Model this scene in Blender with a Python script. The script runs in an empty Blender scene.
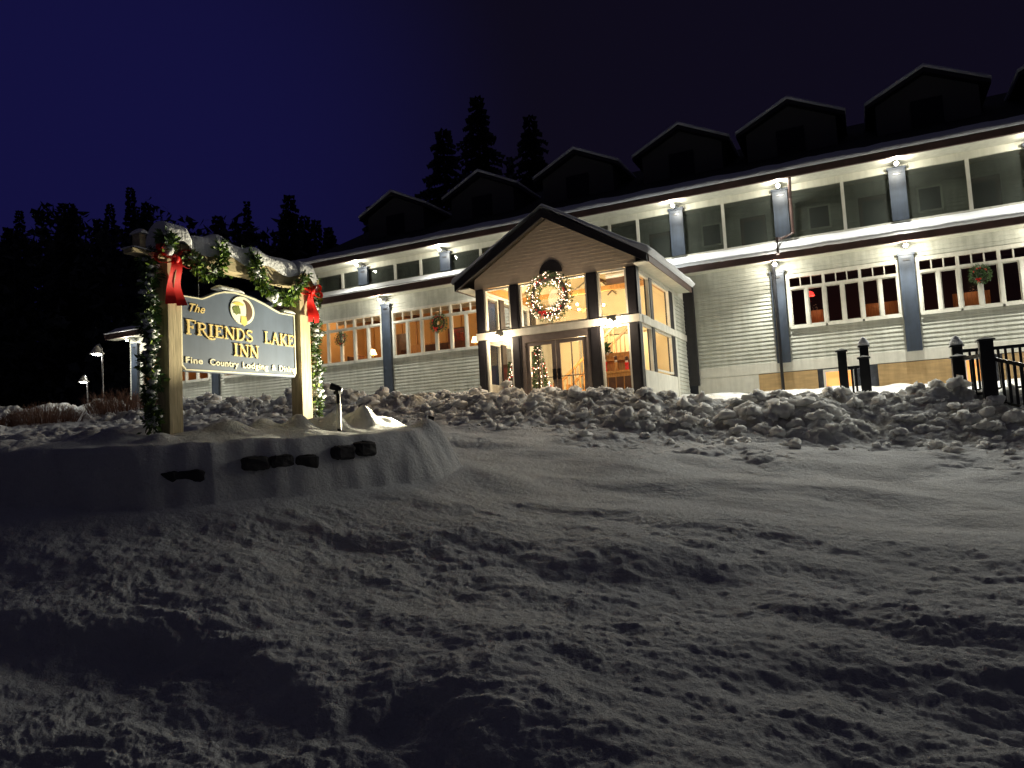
import bpy, bmesh, math, random
import numpy as np
from mathutils import Vector, Matrix
random.seed(7)
S = bpy.context.scene
COL = S.collection

# ------------------------------------------------------------------ camera, sky, exposure
YAW, PITCH, ROLL = math.radians(25.5), math.radians(4.5), 0.055
F0 = Vector((-math.sin(YAW), math.cos(YAW), 0)); R0 = Vector((math.cos(YAW), math.sin(YAW), 0)); UP = Vector((0, 0, 1))
FW = F0*math.cos(PITCH)+UP*math.sin(PITCH); U0 = -F0*math.sin(PITCH)+UP*math.cos(PITCH)
RT = R0*math.cos(ROLL)-U0*math.sin(ROLL); UU = U0*math.cos(ROLL)+R0*math.sin(ROLL)
cam = bpy.data.cameras.new('camera'); camo = bpy.data.objects.new('camera', cam); COL.objects.link(camo)
camo.matrix_world = Matrix(((RT.x, UU.x, -FW.x, 0), (RT.y, UU.y, -FW.y, 0), (RT.z, UU.z, -FW.z, 0), (0, 0, 0, 1)))
cam.sensor_width = 36; cam.lens = 740/1024*36; cam.clip_start = 0.05; cam.clip_end = 2000
S.camera = camo
LAMP_W = 78          # flood lamps on the inn
SIGN_W = 24           # stake spotlight
IN_W = 2.2            # scale of the indoor lamps
w = bpy.data.worlds.new('World'); S.world = w; w.use_nodes = True
nt = w.node_tree; bg = nt.nodes['Background']
tc = nt.nodes.new('ShaderNodeTexCoord')
def dotn(v):
    n = nt.nodes.new('ShaderNodeVectorMath'); n.operation = 'DOT_PRODUCT'; n.inputs[1].default_value = v
    nt.links.new(tc.outputs['Generated'], n.inputs[0]); return n.outputs['Value']
glow_dir = Vector((-math.sin(YAW+math.radians(31)), math.cos(YAW+math.radians(31)), 0.34)).normalized()
mr = nt.nodes.new('ShaderNodeMapRange'); mr.interpolation_type = 'SMOOTHSTEP'
mr.inputs['From Min'].default_value = 0.84; mr.inputs['From Max'].default_value = 1.0
nt.links.new(dotn(glow_dir), mr.inputs['Value'])
mx = nt.nodes.new('ShaderNodeMix'); mx.data_type = 'RGBA'
mx.inputs['A'].default_value = (0.0044, 0.0034, 0.0100, 1); mx.inputs['B'].default_value = (0.0062, 0.0056, 0.044, 1)
nt.links.new(mr.outputs['Result'], mx.inputs['Factor']); # paler night sky overhead
mr2 = nt.nodes.new('ShaderNodeMapRange'); mr2.interpolation_type = 'SMOOTHSTEP'; mr2.inputs['From Min'].default_value = 0.60; mr2.inputs['From Max'].default_value = 0.95
nt.links.new(dotn((0, 0, 1)), mr2.inputs['Value']); mx2 = nt.nodes.new('ShaderNodeMix'); mx2.data_type = 'RGBA'; mx2.inputs['B'].default_value = (0.023, 0.023, 0.034, 1)
nt.links.new(mr2.outputs['Result'], mx2.inputs['Factor']); nt.links.new(mx.outputs['Result'], mx2.inputs['A']); nt.links.new(mx2.outputs['Result'], bg.inputs['Color'])
bg.inputs['Strength'].default_value = 1.0
S.view_settings.view_transform = 'Standard'; S.view_settings.look = 'None'
S.view_settings.exposure = 0; S.view_settings.gamma = 1; S.view_settings.use_curve_mapping = False
S.cycles.use_denoising = True
S.cycles.max_bounces = 8; S.cycles.diffuse_bounces = 5; S.cycles.transparent_max_bounces = 12
S.cycles.sample_clamp_indirect = 3.0

# ------------------------------------------------------------------ materials
def mat(name, col, rough=0.7, metal=0, var=0.0, vscale=8.0, bump=0.0, bscale=30.0, emit=None, estr=0, spec=0.5, stretch=(1, 1, 1), col2=None, detail=6):
    m = bpy.data.materials.new(name); m.use_nodes = True; t = m.node_tree; b = t.nodes['Principled BSDF']
    b.inputs['Base Color'].default_value = (*col, 1); b.inputs['Roughness'].default_value = rough
    b.inputs['Metallic'].default_value = metal; b.inputs['Specular IOR Level'].default_value = spec
    if emit: b.inputs['Emission Color'].default_value = (*emit, 1); b.inputs['Emission Strength'].default_value = estr
    if var or bump or col2:
        c = t.nodes.new('ShaderNodeTexCoord'); mp = t.nodes.new('ShaderNodeMapping'); mp.inputs['Scale'].default_value = stretch
        t.links.new(c.outputs['Object'], mp.inputs['Vector'])
    if var or col2:
        n = t.nodes.new('ShaderNodeTexNoise'); n.inputs['Scale'].default_value = vscale; n.inputs['Detail'].default_value = detail
        t.links.new(mp.outputs['Vector'], n.inputs['Vector'])
        r = t.nodes.new('ShaderNodeValToRGB'); r.color_ramp.elements[0].position = 0.33; r.color_ramp.elements[1].position = 0.67
        a = [x*(1-var) for x in col]; d = list(col2) if col2 else [min(1, x*(1+var)) for x in col]
        r.color_ramp.elements[0].color = (*a, 1); r.color_ramp.elements[1].color = (*d, 1)
        t.links.new(n.outputs['Fac'], r.inputs['Fac']); t.links.new(r.outputs['Color'], b.inputs['Base Color'])
    if bump:
        n2 = t.nodes.new('ShaderNodeTexNoise'); n2.inputs['Scale'].default_value = bscale; n2.inputs['Detail'].default_value = 5
        t.links.new(mp.outputs['Vector'], n2.inputs['Vector'])
        bp = t.nodes.new('ShaderNodeBump'); bp.inputs['Strength'].default_value = 1; bp.inputs['Distance'].default_value = bump
        t.links.new(n2.outputs['Fac'], bp.inputs['Height']); t.links.new(bp.outputs['Normal'], b.inputs['Normal'])
    return m
def glass(name, tint=(1, 1, 1), solid=0.0, scol=(0.05, 0.05, 0.05), gloss=0.08):
    m = bpy.data.materials.new(name); m.use_nodes = True; t = m.node_tree
    for n in list(t.nodes): t.nodes.remove(n)
    o = t.nodes.new('ShaderNodeOutputMaterial'); tr = t.nodes.new('ShaderNodeBsdfTransparent'); tr.inputs['Color'].default_value = (*tint, 1)
    gl = t.nodes.new('ShaderNodeBsdfGlossy'); gl.inputs['Roughness'].default_value = 0.03
    a = t.nodes.new('ShaderNodeMixShader'); a.inputs['Fac'].default_value = gloss
    t.links.new(tr.outputs[0], a.inputs[1]); t.links.new(gl.outputs[0], a.inputs[2]); out = a
    if solid:
        d = t.nodes.new('ShaderNodeBsdfDiffuse'); d.inputs['Color'].default_value = (*scol, 1)
        c = t.nodes.new('ShaderNodeMixShader'); c.inputs['Fac'].default_value = solid
        t.links.new(a.outputs[0], c.inputs[1]); t.links.new(d.outputs[0], c.inputs[2]); out = c
    t.links.new(out.outputs[0], o.inputs['Surface']); return m
MT = dict(
    siding=mat('siding', (0.52, 0.525, 0.465), 0.6, var=0.10, vscale=2.5),
    porch_siding=mat('porch_siding', (0.72, 0.60, 0.46), 0.6, var=0.05),
    white=mat('white_trim', (0.72, 0.70, 0.62), 0.5, var=0.06, vscale=5),
    soffit=mat('soffit', (0.66, 0.65, 0.55), 0.6, var=0.05, vscale=3),
    pil=mat('blue_grey_paint', (0.036, 0.048, 0.072), 0.5, var=0.12, vscale=6),
    fascia=mat('brown_fascia', (0.075, 0.042, 0.036), 0.5, var=0.2, vscale=4),
    shingle=mat('shingle', (0.020, 0.020, 0.022), 0.85, var=0.3, vscale=9, bump=0.01, bscale=14),
    dark=mat('dark_paint', (0.022, 0.020, 0.024), 0.45, var=0.2),
    black=mat('black_paint', (0.010, 0.010, 0.012), 0.35),
    doorpaint=mat('door_paint', (0.16, 0.13, 0.12), 0.45, var=0.1),
    snow=mat('snow', (0.80, 0.82, 0.86), 0.75, spec=0.2, var=0.04, vscale=5, bump=0.02, bscale=25),
    found=mat('foundation', (0.05, 0.055, 0.07), 0.8, var=0.2, bump=0.01),
    ply=mat('plywood', (0.44, 0.29, 0.13), 0.7, var=0.15, vscale=4, stretch=(0.6, 1, 3)),
    wood=mat('post_wood', (0.47, 0.39, 0.24), 0.75, var=0.25, vscale=5, stretch=(6, 6, 0.7), bump=0.004, bscale=10),
    beamwood=mat('beam_wood', (0.47, 0.39, 0.24), 0.75, var=0.25, vscale=5, stretch=(6, 0.7, 6), bump=0.004, bscale=10),
    board=mat('sign_blue', (0.092, 0.120, 0.175), 0.55, var=0.08, vscale=3),
    gold=mat('gold_leaf', (0.78, 0.60, 0.25), 0.4, var=0.15, vscale=30),
    letterwhite=mat('letter_white', (0.78, 0.74, 0.55), 0.5),
    emblem_white=mat('emblem_white', (0.8, 0.78, 0.62), 0.5),
    emblem_brown=mat('emblem_brown', (0.11, 0.06, 0.03), 0.6),
    emblem_green=mat('emblem_green', (0.13, 0.17, 0.03), 0.6, var=0.4, vscale=40),
    emblem_yellow=mat('emblem_yellow', (0.75, 0.58, 0.15), 0.5),
    needle=mat('needles', (0.035, 0.075, 0.028), 0.6, col2=(0.09, 0.17, 0.05), vscale=14),
    holly=mat('bright_leaves', (0.12, 0.22, 0.03), 0.5, col2=(0.25, 0.36, 0.05), vscale=14),
    fir=mat('dark_fir', (0.045, 0.052, 0.055), 0.8, var=0.4, vscale=0.6),
    bark=mat('bark', (0.06, 0.045, 0.035), 0.9, var=0.3),
    twig=mat('red_twigs', (0.20, 0.10, 0.065), 0.8, var=0.3, vscale=3),
    red=mat('red_ribbon', (0.72, 0.018, 0.012), 0.45, var=0.15, vscale=12),
    rock=mat('rock', (0.035, 0.032, 0.034), 0.9, var=0.4, vscale=5, bump=0.03, bscale=6),
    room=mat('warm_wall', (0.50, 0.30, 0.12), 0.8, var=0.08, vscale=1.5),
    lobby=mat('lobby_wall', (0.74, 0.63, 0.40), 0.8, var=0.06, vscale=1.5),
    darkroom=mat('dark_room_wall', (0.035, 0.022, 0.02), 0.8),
    oak=mat('oak', (0.42, 0.21, 0.06), 0.45, var=0.25, vscale=4, stretch=(6, 6, 1)),
    walnut=mat('walnut', (0.07, 0.03, 0.015), 0.4, var=0.3),
    floorwood=mat('floor_boards', (0.22, 0.11, 0.04), 0.4, var=0.25, vscale=3, stretch=(1, 6, 1)),
    linen=mat('linen', (0.75, 0.72, 0.66), 0.8),
    bulb=mat('lamp_glow', (1, 1, 1), 0.5, emit=(1, 0.97, 0.88), estr=60),
    warmbulb=mat('warm_glow', (1, 0.9, 0.7), 0.5, emit=(1, 0.72, 0.36), estr=25),
    tiny=mat('string_light', (1, 0.9, 0.8), 0.5, emit=(1, 0.66, 0.48), estr=6.5),
    redglow=mat('red_glow', (0.8, 0.02, 0.02), 0.5, emit=(1, 0.04, 0.03), estr=2.5),
    litwin=mat('lit_curtain', (0.8, 0.45, 0.18), 0.8, emit=(1, 0.36, 0.08), estr=0.9),  # basement pane emits by itself in place of a lit room behind
    lampshade=mat('lamp_shade', (0.8, 0.7, 0.5), 0.8, emit=(1, 0.72, 0.35), estr=3.5),
    glass=glass('glass'), screen=glass('insect_screen', (0.88, 0.92, 0.90), 0.30, (0.09, 0.10, 0.09), 0.03),
    paint_red=mat('picture_red', (0.25, 0.03, 0.02), 0.6, col2=(0.05, 0.03, 0.02), vscale=6),
    galv=mat('galvanised', (0.35, 0.36, 0.38), 0.4, metal=0.6),
    brass=mat('brass', (0.6, 0.4, 0.12), 0.3, metal=0.9),
)

MT['chunk'] = mat('frozen_chunk', (0.88, 0.87, 0.84), 0.75, spec=0.2, var=0.08, vscale=5, bump=0.02, bscale=25)
_b = MT['chunk'].node_tree.nodes['Principled BSDF']; _b.inputs['Subsurface Weight'].default_value = .75; _b.inputs['Subsurface Scale'].default_value = .08; _b.inputs['Subsurface Radius'].default_value = (1, .97, .92)
MT['dormer'] = mat('dormer_paint', (0.09, 0.088, 0.085), 0.7)
def weather(m, amt):
    t = m.node_tree; b = t.nodes['Principled BSDF']; src = b.inputs['Base Color'].links[0].from_socket
    c = t.nodes.new('ShaderNodeTexCoord'); mp = t.nodes.new('ShaderNodeMapping'); mp.inputs['Scale'].default_value = (3.0, 3.0, .35); n = t.nodes.new('ShaderNodeTexNoise'); n.inputs['Scale'].default_value = 2.2; n.inputs['Detail'].default_value = 8; n.inputs['Roughness'].default_value = .65
    t.links.new(c.outputs['Object'], mp.inputs['Vector']); t.links.new(mp.outputs['Vector'], n.inputs['Vector'])
    r = t.nodes.new('ShaderNodeValToRGB'); r.color_ramp.elements[0].position = .35; r.color_ramp.elements[1].position = .6; r.color_ramp.elements[0].color = (1-amt, 1-amt, 1-amt*1.1, 1); r.color_ramp.elements[1].color = (1, 1, 1, 1)
    x = t.nodes.new('ShaderNodeMix'); x.data_type = 'RGBA'; x.blend_type = 'MULTIPLY'; x.inputs['Factor'].default_value = 1
    t.links.new(n.outputs['Fac'], r.inputs['Fac']); t.links.new(src, x.inputs['A']); t.links.new(r.outputs['Color'], x.inputs['B']); t.links.new(x.outputs['Result'], b.inputs['Base Color'])
for k_, a_ in (('siding', .22), ('white', .15), ('pil', .3), ('soffit', .15), ('ply', .2), ('board', .12)): weather(MT[k_], a_)
# ------------------------------------------------------------------ mesh helpers
class MB:
    def __init__(s): s.v = []; s.f = []; s.m = []; s.cur = 0; s.sm = []; s.smooth = False
    def add(s, vs, fs, M=None):
        o = len(s.v)
        s.v += [tuple(M @ Vector(p)) if M else tuple(p) for p in vs]
        for f in fs: s.f.append(tuple(o+i for i in f)); s.m.append(s.cur); s.sm.append(s.smooth)
        return s
    def box(s, x0, x1, y0, y1, z0, z1, M=None):
        return s.add([(x0, y0, z0), (x1, y0, z0), (x1, y1, z0), (x0, y1, z0), (x0, y0, z1), (x1, y0, z1), (x1, y1, z1), (x0, y1, z1)],
                     [(0, 3, 2, 1), (4, 5, 6, 7), (0, 1, 5, 4), (1, 2, 6, 5), (2, 3, 7, 6), (3, 0, 4, 7)], M)
    def bar(s, a, b, wd, ht=None):
        a, b = Vector(a), Vector(b); d = (b-a); L = d.length; z = d.normalized(); ht = ht or wd
        x = z.cross(UP) if abs(z.z) < .95 else z.cross(Vector((0, 1, 0))); x.normalize(); y = x.cross(z).normalized()
        M = Matrix(((x.x, y.x, z.x, a.x), (x.y, y.y, z.y, a.y), (x.z, y.z, z.z, a.z), (0, 0, 0, 1)))
        return s.box(-wd/2, wd/2, -ht/2, ht/2, 0, L, M)
    def tube(s, pts, r, n=8, caps=True):
        pts = [Vector(p) for p in pts]; rs = r if isinstance(r, (list, tuple)) else [r]*len(pts); o = []
        for i, p in enumerate(pts):
            d = (pts[min(i+1, len(pts)-1)]-pts[max(i-1, 0)]).normalized()
            x = d.cross(UP) if abs(d.z) < .95 else d.cross(Vector((0, 1, 0))); x.normalize(); y = x.cross(d)
            o += [p+(x*math.cos(2*math.pi*k/n)+y*math.sin(2*math.pi*k/n))*rs[i] for k in range(n)]
        fs = [(i*n+k, i*n+(k+1) % n, (i+1)*n+(k+1) % n, (i+1)*n+k) for i in range(len(pts)-1) for k in range(n)]
        if caps: fs += [tuple(range(n))[::-1], tuple((len(pts)-1)*n+k for k in range(n))]
        return s.add(o, fs)
    def lathe(s, c, prof, n=16):
        c = Vector(c); o = []
        for r, z in prof: o += [c+Vector((r*math.cos(2*math.pi*k/n), r*math.sin(2*math.pi*k/n), z)) for k in range(n)]
        fs = [(i*n+k, i*n+(k+1) % n, (i+1)*n+(k+1) % n, (i+1)*n+k) for i in range(len(prof)-1) for k in range(n)]
        fs += [tuple(range(n))[::-1], tuple((len(prof)-1)*n+k for k in range(n))]
        return s.add(o, fs)
    def blob(s, c, r, sq=(1, 1, 1), jit=0.15, n=8, m=6, rnd=random):
        c = Vector(c); o = []; ph = [rnd.uniform(0, 6.28) for _ in range(6)]
        for i in range(m+1):
            th = math.pi*i/m
            for k in range(n):
                a = 2*math.pi*k/n; q = r*(1+jit*math.sin(2*a+ph[0])*math.sin(2*th+ph[1])+jit*0.7*math.sin(3*a+ph[2]+2*th))
                o.append(c+Vector((q*sq[0]*math.sin(th)*math.cos(a), q*sq[1]*math.sin(th)*math.sin(a), q*sq[2]*math.cos(th))))
        return s.add(o, [(i*n+k, (i+1)*n+k, (i+1)*n+(k+1) % n, i*n+(k+1) % n) for i in range(m) for k in range(n)])
    def quadleaf(s, p, d, L, wd, rnd=random):
        d = Vector(d).normalized(); sd = d.cross(Vector((rnd.uniform(-1, 1), rnd.uniform(-1, 1), rnd.uniform(-1, 1)))).normalized()*wd/2; p = Vector(p)
        return s.add([p, p+d*L*.5+sd, p+d*L, p+d*L*.5-sd], [(0, 1, 2, 3)])
    def build(s, name, mats, parent=None, kind=None, bevel=0):
        me = bpy.data.meshes.new(name); me.from_pydata(s.v, [], s.f)
        for k in (mats if isinstance(mats, (list, tuple)) else [mats]): me.materials.append(MT[k] if isinstance(k, str) else k)
        me.polygons.foreach_set('material_index', s.m); me.polygons.foreach_set('use_smooth', s.sm); me.update()
        o = bpy.data.objects.new(name, me); COL.objects.link(o)
        if parent:
            o.parent = parent
            root = parent
            off = Vector(root.location)
            while root.parent: root = root.parent; off += root.location
            me.transform(Matrix.Translation(-off))
        if bevel:
            b = o.modifiers.new('bevel', 'BEVEL'); b.width = bevel; b.segments = 2; b.limit_method = 'ANGLE'
        if kind: o['kind'] = kind
        return o
def tag(o, label, cat, group=None):
    o['label'] = label; o['category'] = cat
    if group: o['group'] = group
    return o
def thing(name, label, cat, loc=(0, 0, 0), group=None):
    o = bpy.data.objects.new(name, None); COL.objects.link(o); o.location = loc; o.empty_display_size = 0.2
    return tag(o, label, cat, group)
def copytree(o, parent=None):
    c = o.copy(); COL.objects.link(c)
    if parent: c.parent = parent
    for ch in list(o.children): copytree(ch, c)
    return c
def mb(): return MB()
def point(name, loc, W, col=(1, .95, .85), r=0.05, parent=None):
    l = bpy.data.lights.new(name, 'POINT'); l.energy = W; l.color = col; l.shadow_soft_size = r
    o = bpy.data.objects.new(name, l); COL.objects.link(o); o.location = loc
    if parent: o.parent = parent
    return o

# ------------------------------------------------------------------ terrain height
#TERRAIN
def hsh(ix, iy, seed):
    n = (ix.astype(np.int64)*374761393+iy.astype(np.int64)*668265263+seed*974634777) & 0xffffffff
    n = ((n ^ (n >> 13))*1274126177) & 0xffffffff
    n = ((n ^ (n >> 16))*2246822519) & 0xffffffff
    return ((n ^ (n >> 15)) & 0xffffff)/float(0xffffff)
def vn(x, y, seed=0):
    ix = np.floor(x); iy = np.floor(y); fx = x-ix; fy = y-iy
    u = fx*fx*fx*(fx*(fx*6-15)+10); v = fy*fy*fy*(fy*(fy*6-15)+10)
    def g(a, b, dx, dy):
        t = hsh(a, b, seed)*6.2831853; return np.cos(t)*dx+np.sin(t)*dy
    a = g(ix, iy, fx, fy); b = g(ix+1, iy, fx-1, fy); c = g(ix, iy+1, fx, fy-1); d = g(ix+1, iy+1, fx-1, fy-1)
    return ((a*(1-u)+b*u)*(1-v)+(c*(1-u)+d*u)*v)*1.5
def fbm(x, y, o=4, seed=0, g=0.5):
    r = 0; a = 1
    for k in range(o): r = r+a*vn(x, y, seed+k*17); x = x*2.03+3.1; y = y*2.03-1.7; a *= g
    return r
def lumps(x, y, cell, seed, keep=0.75):
    qx = x/cell+0.35*vn(x/cell*1.7, y/cell*1.7, seed+5); qy = y/cell+0.35*vn(x/cell*1.7+9, y/cell*1.7, seed+6); ix = np.floor(qx); iy = np.floor(qy); r = np.zeros_like(qx)
    for i in (-1, 0, 1):
        for j in (-1, 0, 1):
            a = ix+i; b = iy+j; px = a+hsh(a, b, seed); py = b+hsh(a, b, seed+1); R = 0.25+0.5*hsh(a, b, seed+2); on = hsh(a, b, seed+3) < keep
            d2 = (qx-px)**2+(qy-py)**2; r = np.maximum(r, np.where(on, np.sqrt(np.maximum(R*R-d2, 0)), 0))
    return r*cell
XS = np.array([-60, -30, -20, -12, -8, -4, 0, 4, 10, 30.])
YS = np.array([-30, -5, 2, 4, 6, 8.5, 11, 13.5, 15, 17, 19, 24.4, 45, 90.])
GZ = np.array([
 [0, .6, 1.0, 1.2, 1.4, 1.6, 1.8, 1.9, 2.0, 2.1, 2.3, 2.6, 3.5, 6],
 [-.6, 0, .55, .75, .95, 1.15, 1.35, 1.5, 1.65, 1.85, 2.0, 2.4, 3.0, 5],
 [-1, -.5, .05, .25, .45, .65, .85, 1.0, 1.15, 1.45, 1.7, 2.1, 2.8, 5],
 [-1.5, -1.2, -.45, -.15, .1, .35, .55, .7, .85, 1.1, 1.35, 1.8, 2.5, 4.5],
 [-1.8, -1.5, -1.0, -.42, -.08, 0, .12, .32, .5, .8, .9, 1.4, 2.2, 4],
 [-2, -1.75, -1.46, -1.15, -.88, -.65, -.42, -.15, .02, .45, .72, 1.2, 2, 4],
 [-2.1, -1.85, -1.52, -1.44, -1.30, -1.13, -.92, -.58, -.42, .1, .45, 1.08, 2, 4],
 [-2.2, -1.95, -1.62, -1.56, -1.50, -1.4, -1.22, -.9, -.72, -.2, .25, 1.0, 2, 4],
 [-2.3, -2.0, -1.8, -1.75, -1.7, -1.6, -1.4, -1.15, -.95, -.5, 0, .9, 2, 4],
 [-2.5, -2.3, -2.1, -2.0, -1.9, -1.8, -1.7, -1.5, -1.3, -1.0, -.5, .6, 2, 4]])
def _smoothgrid():
    xs = np.arange(-60, 30.01, .25); ys = np.arange(-30, 90.01, .25)
    a = np.array([np.interp(ys, YS, row) for row in GZ]); z = np.array([np.interp(xs, XS, a[:, j]) for j in range(len(ys))]).T
    k = np.exp(-np.linspace(-2, 2, 9)**2); k /= k.sum()
    for ax in (0, 1):
        for _ in range(2):
            p = np.pad(z, [(4, 4) if i == ax else (0, 0) for i in (0, 1)], 'edge'); z = sum(k[i]*np.take(p, range(i, i+z.shape[ax]), axis=ax) for i in range(9))
    return z
GG = _smoothgrid()
def base_h(x, y):
    u = np.clip((x+60)/.25, 0, GG.shape[0]-1.001); v = np.clip((y+30)/.25, 0, GG.shape[1]-1.001)
    i = u.astype(int); j = v.astype(int); a = u-i; b = v-j
    return GG[i, j]*(1-a)*(1-b)+GG[i+1, j]*a*(1-b)+GG[i, j+1]*(1-a)*b+GG[i+1, j+1]*a*b
BED = np.array([(-8.1, 4.35), (-6.95, 4.85), (-6.15, 5.6), (-5.6, 6.9), (-5.3, 8.2), (-5.45, 9.2), (-6.5, 10.0), (-8.2, 9.9), (-9.6, 8.4), (-9.9, 6.2), (-9.2, 4.8)])
def bed_sdf(x, y):
    d = np.full(x.shape, 1e9); inside = np.zeros(x.shape, bool); n = len(BED)
    for k in range(n):
        ax, ay = BED[k]; bx, by = BED[(k+1) % n]; ex, ey = bx-ax, by-ay
        t = np.clip(((x-ax)*ex+(y-ay)*ey)/(ex*ex+ey*ey), 0, 1); d = np.minimum(d, np.hypot(x-ax-t*ex, y-ay-t*ey))
        c = ((ay > y) != (by > y)) & (x < (bx-ax)*(y-ay)/((by-ay) if by != ay else 1e-9)+ax); inside ^= c
    return np.where(inside, -d, d)
MOUNDS = [(-6.85, 6.5, .22, .10), (-6.9, 5.55, .18, .07), (-6.85, 7.05, .17, .12), (-6.55, 7.35, .17, .15), (-6.35, 7.85, .15, .15), (-6.25, 8.35, .16, .16), (-6.2, 8.8, .2, .07), (-7.6, 5.5, .2, .08), (-8.1, 5.6, .2, .08), (-8.5, 5.9, .25, .10),
          (-6.7, 7.8, .25, .12), (-6.5, 8.5, .3, .14), (-7.0, 9.1, .3, .14), (-8.4, 6.6, .3, .15), (-8.2, 7.6, .3, .12), (-5.6, 9.0, .25, .14)]
def smooth(a, b, t):
    t = np.clip((t-a)/(b-a), 0, 1); return t*t*(3-2*t)
RIDGE_A = ([-5.2, -4.0, -2.6, -1.4, -.4, .6, 3.0], [5.65, 6.1, 6.2, 5.85, 5.5, 5.45, 5.9], .07)
RIDGE_B = ([-5.6, -4.6, -3.7, -2.7, -2.0, -1.5, -.2], [3.1, 3.36, 3.33, 3.16, 3.17, 3.0, 2.5], .10)
RIDGE_C = ([-1.2, 0.0, 1.2, 3.0], [4.35, 4.55, 4.9, 5.2], .035)
def crest_y(x): return 17.0+0.25*np.sin(x*.5)+0.06*x*(x > -6)*0+np.where(x > 0, -0.12*x, 0)
def height(x, y, fine=True):
    z = base_h(x, y)
    sd0 = bed_sdf(x, y)
    # drifts and plough marks of the open snow field
    fld = 1-smooth(14.2, 15.5, y); far = smooth(0, 30, np.hypot(x, y))
    open_ = fld*smooth(0.0, 0.7, sd0)
    if fine:
        wx = x+0.12*vn(x*1.9, y*1.9, 91); wy = y+0.12*vn(x*1.9+5, y*1.9, 92); rad = np.hypot(x, y)
        near = 1-smooth(6.0, 10.0, rad)
        z = z+open_*0.10*fbm(wx*0.38, wy*0.7, 2, 3)
        z = z+open_*(0.30+0.70*near)*0.025*fbm(wx*1.3, wy*2.2, 8, 20, .64)*(.6+.8*smooth(-.4, .5, vn(x*.6, y*.6, 29)))
        z = z+open_*(0.25+0.75*near)*0.016*lumps(x, y, .55, 35, .6)*smooth(-.1, .5, vn(x*.7, y*.7, 36))*2
        z = z+open_*(.5+.5*near)*(0.010*fbm(x*6.5, y*8, 4, 47, .6)+.013*lumps(x, y, .16, 48, .6)*smooth(-.3, .4, vn(x*1.2, y*1.2, 49)))
        for px_, py_, hh in (RIDGE_A, RIDGE_B, RIDGE_C):
            d = y-np.interp(x, px_, py_)+0.16*vn(x*1.6, y*1.6, 37)+0.07*vn(x*5, y*5, 38)
            z = z+open_*hh*np.tanh(d/0.20)*np.exp(-(d/1.0)**2)*smooth(px_[0]-.6, px_[0]+.6, x)*(1-smooth(px_[-1]-.6, px_[-1]+.6, x))*(.7+.6*vn(x*1.1, y*.2, 39))
    # ploughed bank
    cy = crest_y(x); t = y-cy
    prof = np.where(t < 0, np.exp(-(t/1.45)**2), np.exp(-(t/0.75)**2))
    amp = 0.42+0.20*vn(x*.45, x*0+.5, 61)+0.12*vn(x*1.3, x*0+.5, 62)
    amp = amp*(1-.2*smooth(-1.5, 2.0, x))
    z = z+prof*amp
    z = z+0.32*np.exp(-(((x+14.2)/.8)**2+((y-17.2)/.7)**2))+0.25*np.exp(-(((x+16.5)/1.5)**2+((y-20.5)/1.0)**2))
    if fine:
        bm = smooth(-3.6, -1.2, t)*(1-smooth(0.9, 1.9, t)); q = smooth(-.35, .45, vn(x*.9, y*.9, 71)+.12)
        z = z+bm*(0.34*lumps(x, y, .75, 80, .5)*q+0.42*lumps(x, y, .33, 81, .55)*(.15+.85*q)+0.45*lumps(x, y, .15, 82, .6)*(.3+.7*q)+0.06*fbm(x*3, y*3, 7, 83, .62))
        m2 = smooth(-6.5, -3.2, t)*(1-bm); z = z+m2*smooth(.0, .5, vn(x*.5, y*.5, 72)+.1)*(0.35*lumps(x, y, .35, 84, .35)+.25*lumps(x, y, .2, 85, .5))*(1-smooth(.9, 1.9, t))
        z = z+smooth(0.5, 2, t)*0.08*fbm(x*.8, y*.8, 4, 88)
        # lumpy lit snow left of the bed
        lf = smooth(-9.3, -11, x)*smooth(3, 6, y); z = z+lf*(0.35*lumps(x, y, .55, 86, .6)+.3*lumps(x, y, .25, 87, .6))*(1-bm)
    # raised bed under the sign
    e = 0.06*vn(x*1.1, y*1.1, 40)+0.035*vn(x*3.9, y*3.9, 41)
    wd_ = smooth(7.0, 8.8, y)*smooth(-7.2, -5.8, x)*.10; s = (1-smooth(-0.16-wd_, 0.12+wd_*.6, sd0+e))**.6
    top = 0.20+0.10*smooth(0.1, 1.15, -sd0)+0.02*(y-6)+0.04*fbm(x*1.1, y*1.1, 3, 44)
    skirt = 0.10*np.exp(-np.maximum(sd0, 0)/0.40)*(s < .98)
    for mx_, my_, r, h in MOUNDS: top = top+(h+.04)*np.exp(-(((x-mx_)**2+(y-my_)**2)/(r*r))**1.1)
    z = z*(1-s)+top*s+skirt*(1-s)
    return z
#ENDTERRAIN
def hz(x, y): return float(height(np.array([float(x)]), np.array([float(y)]))[0])

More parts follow.
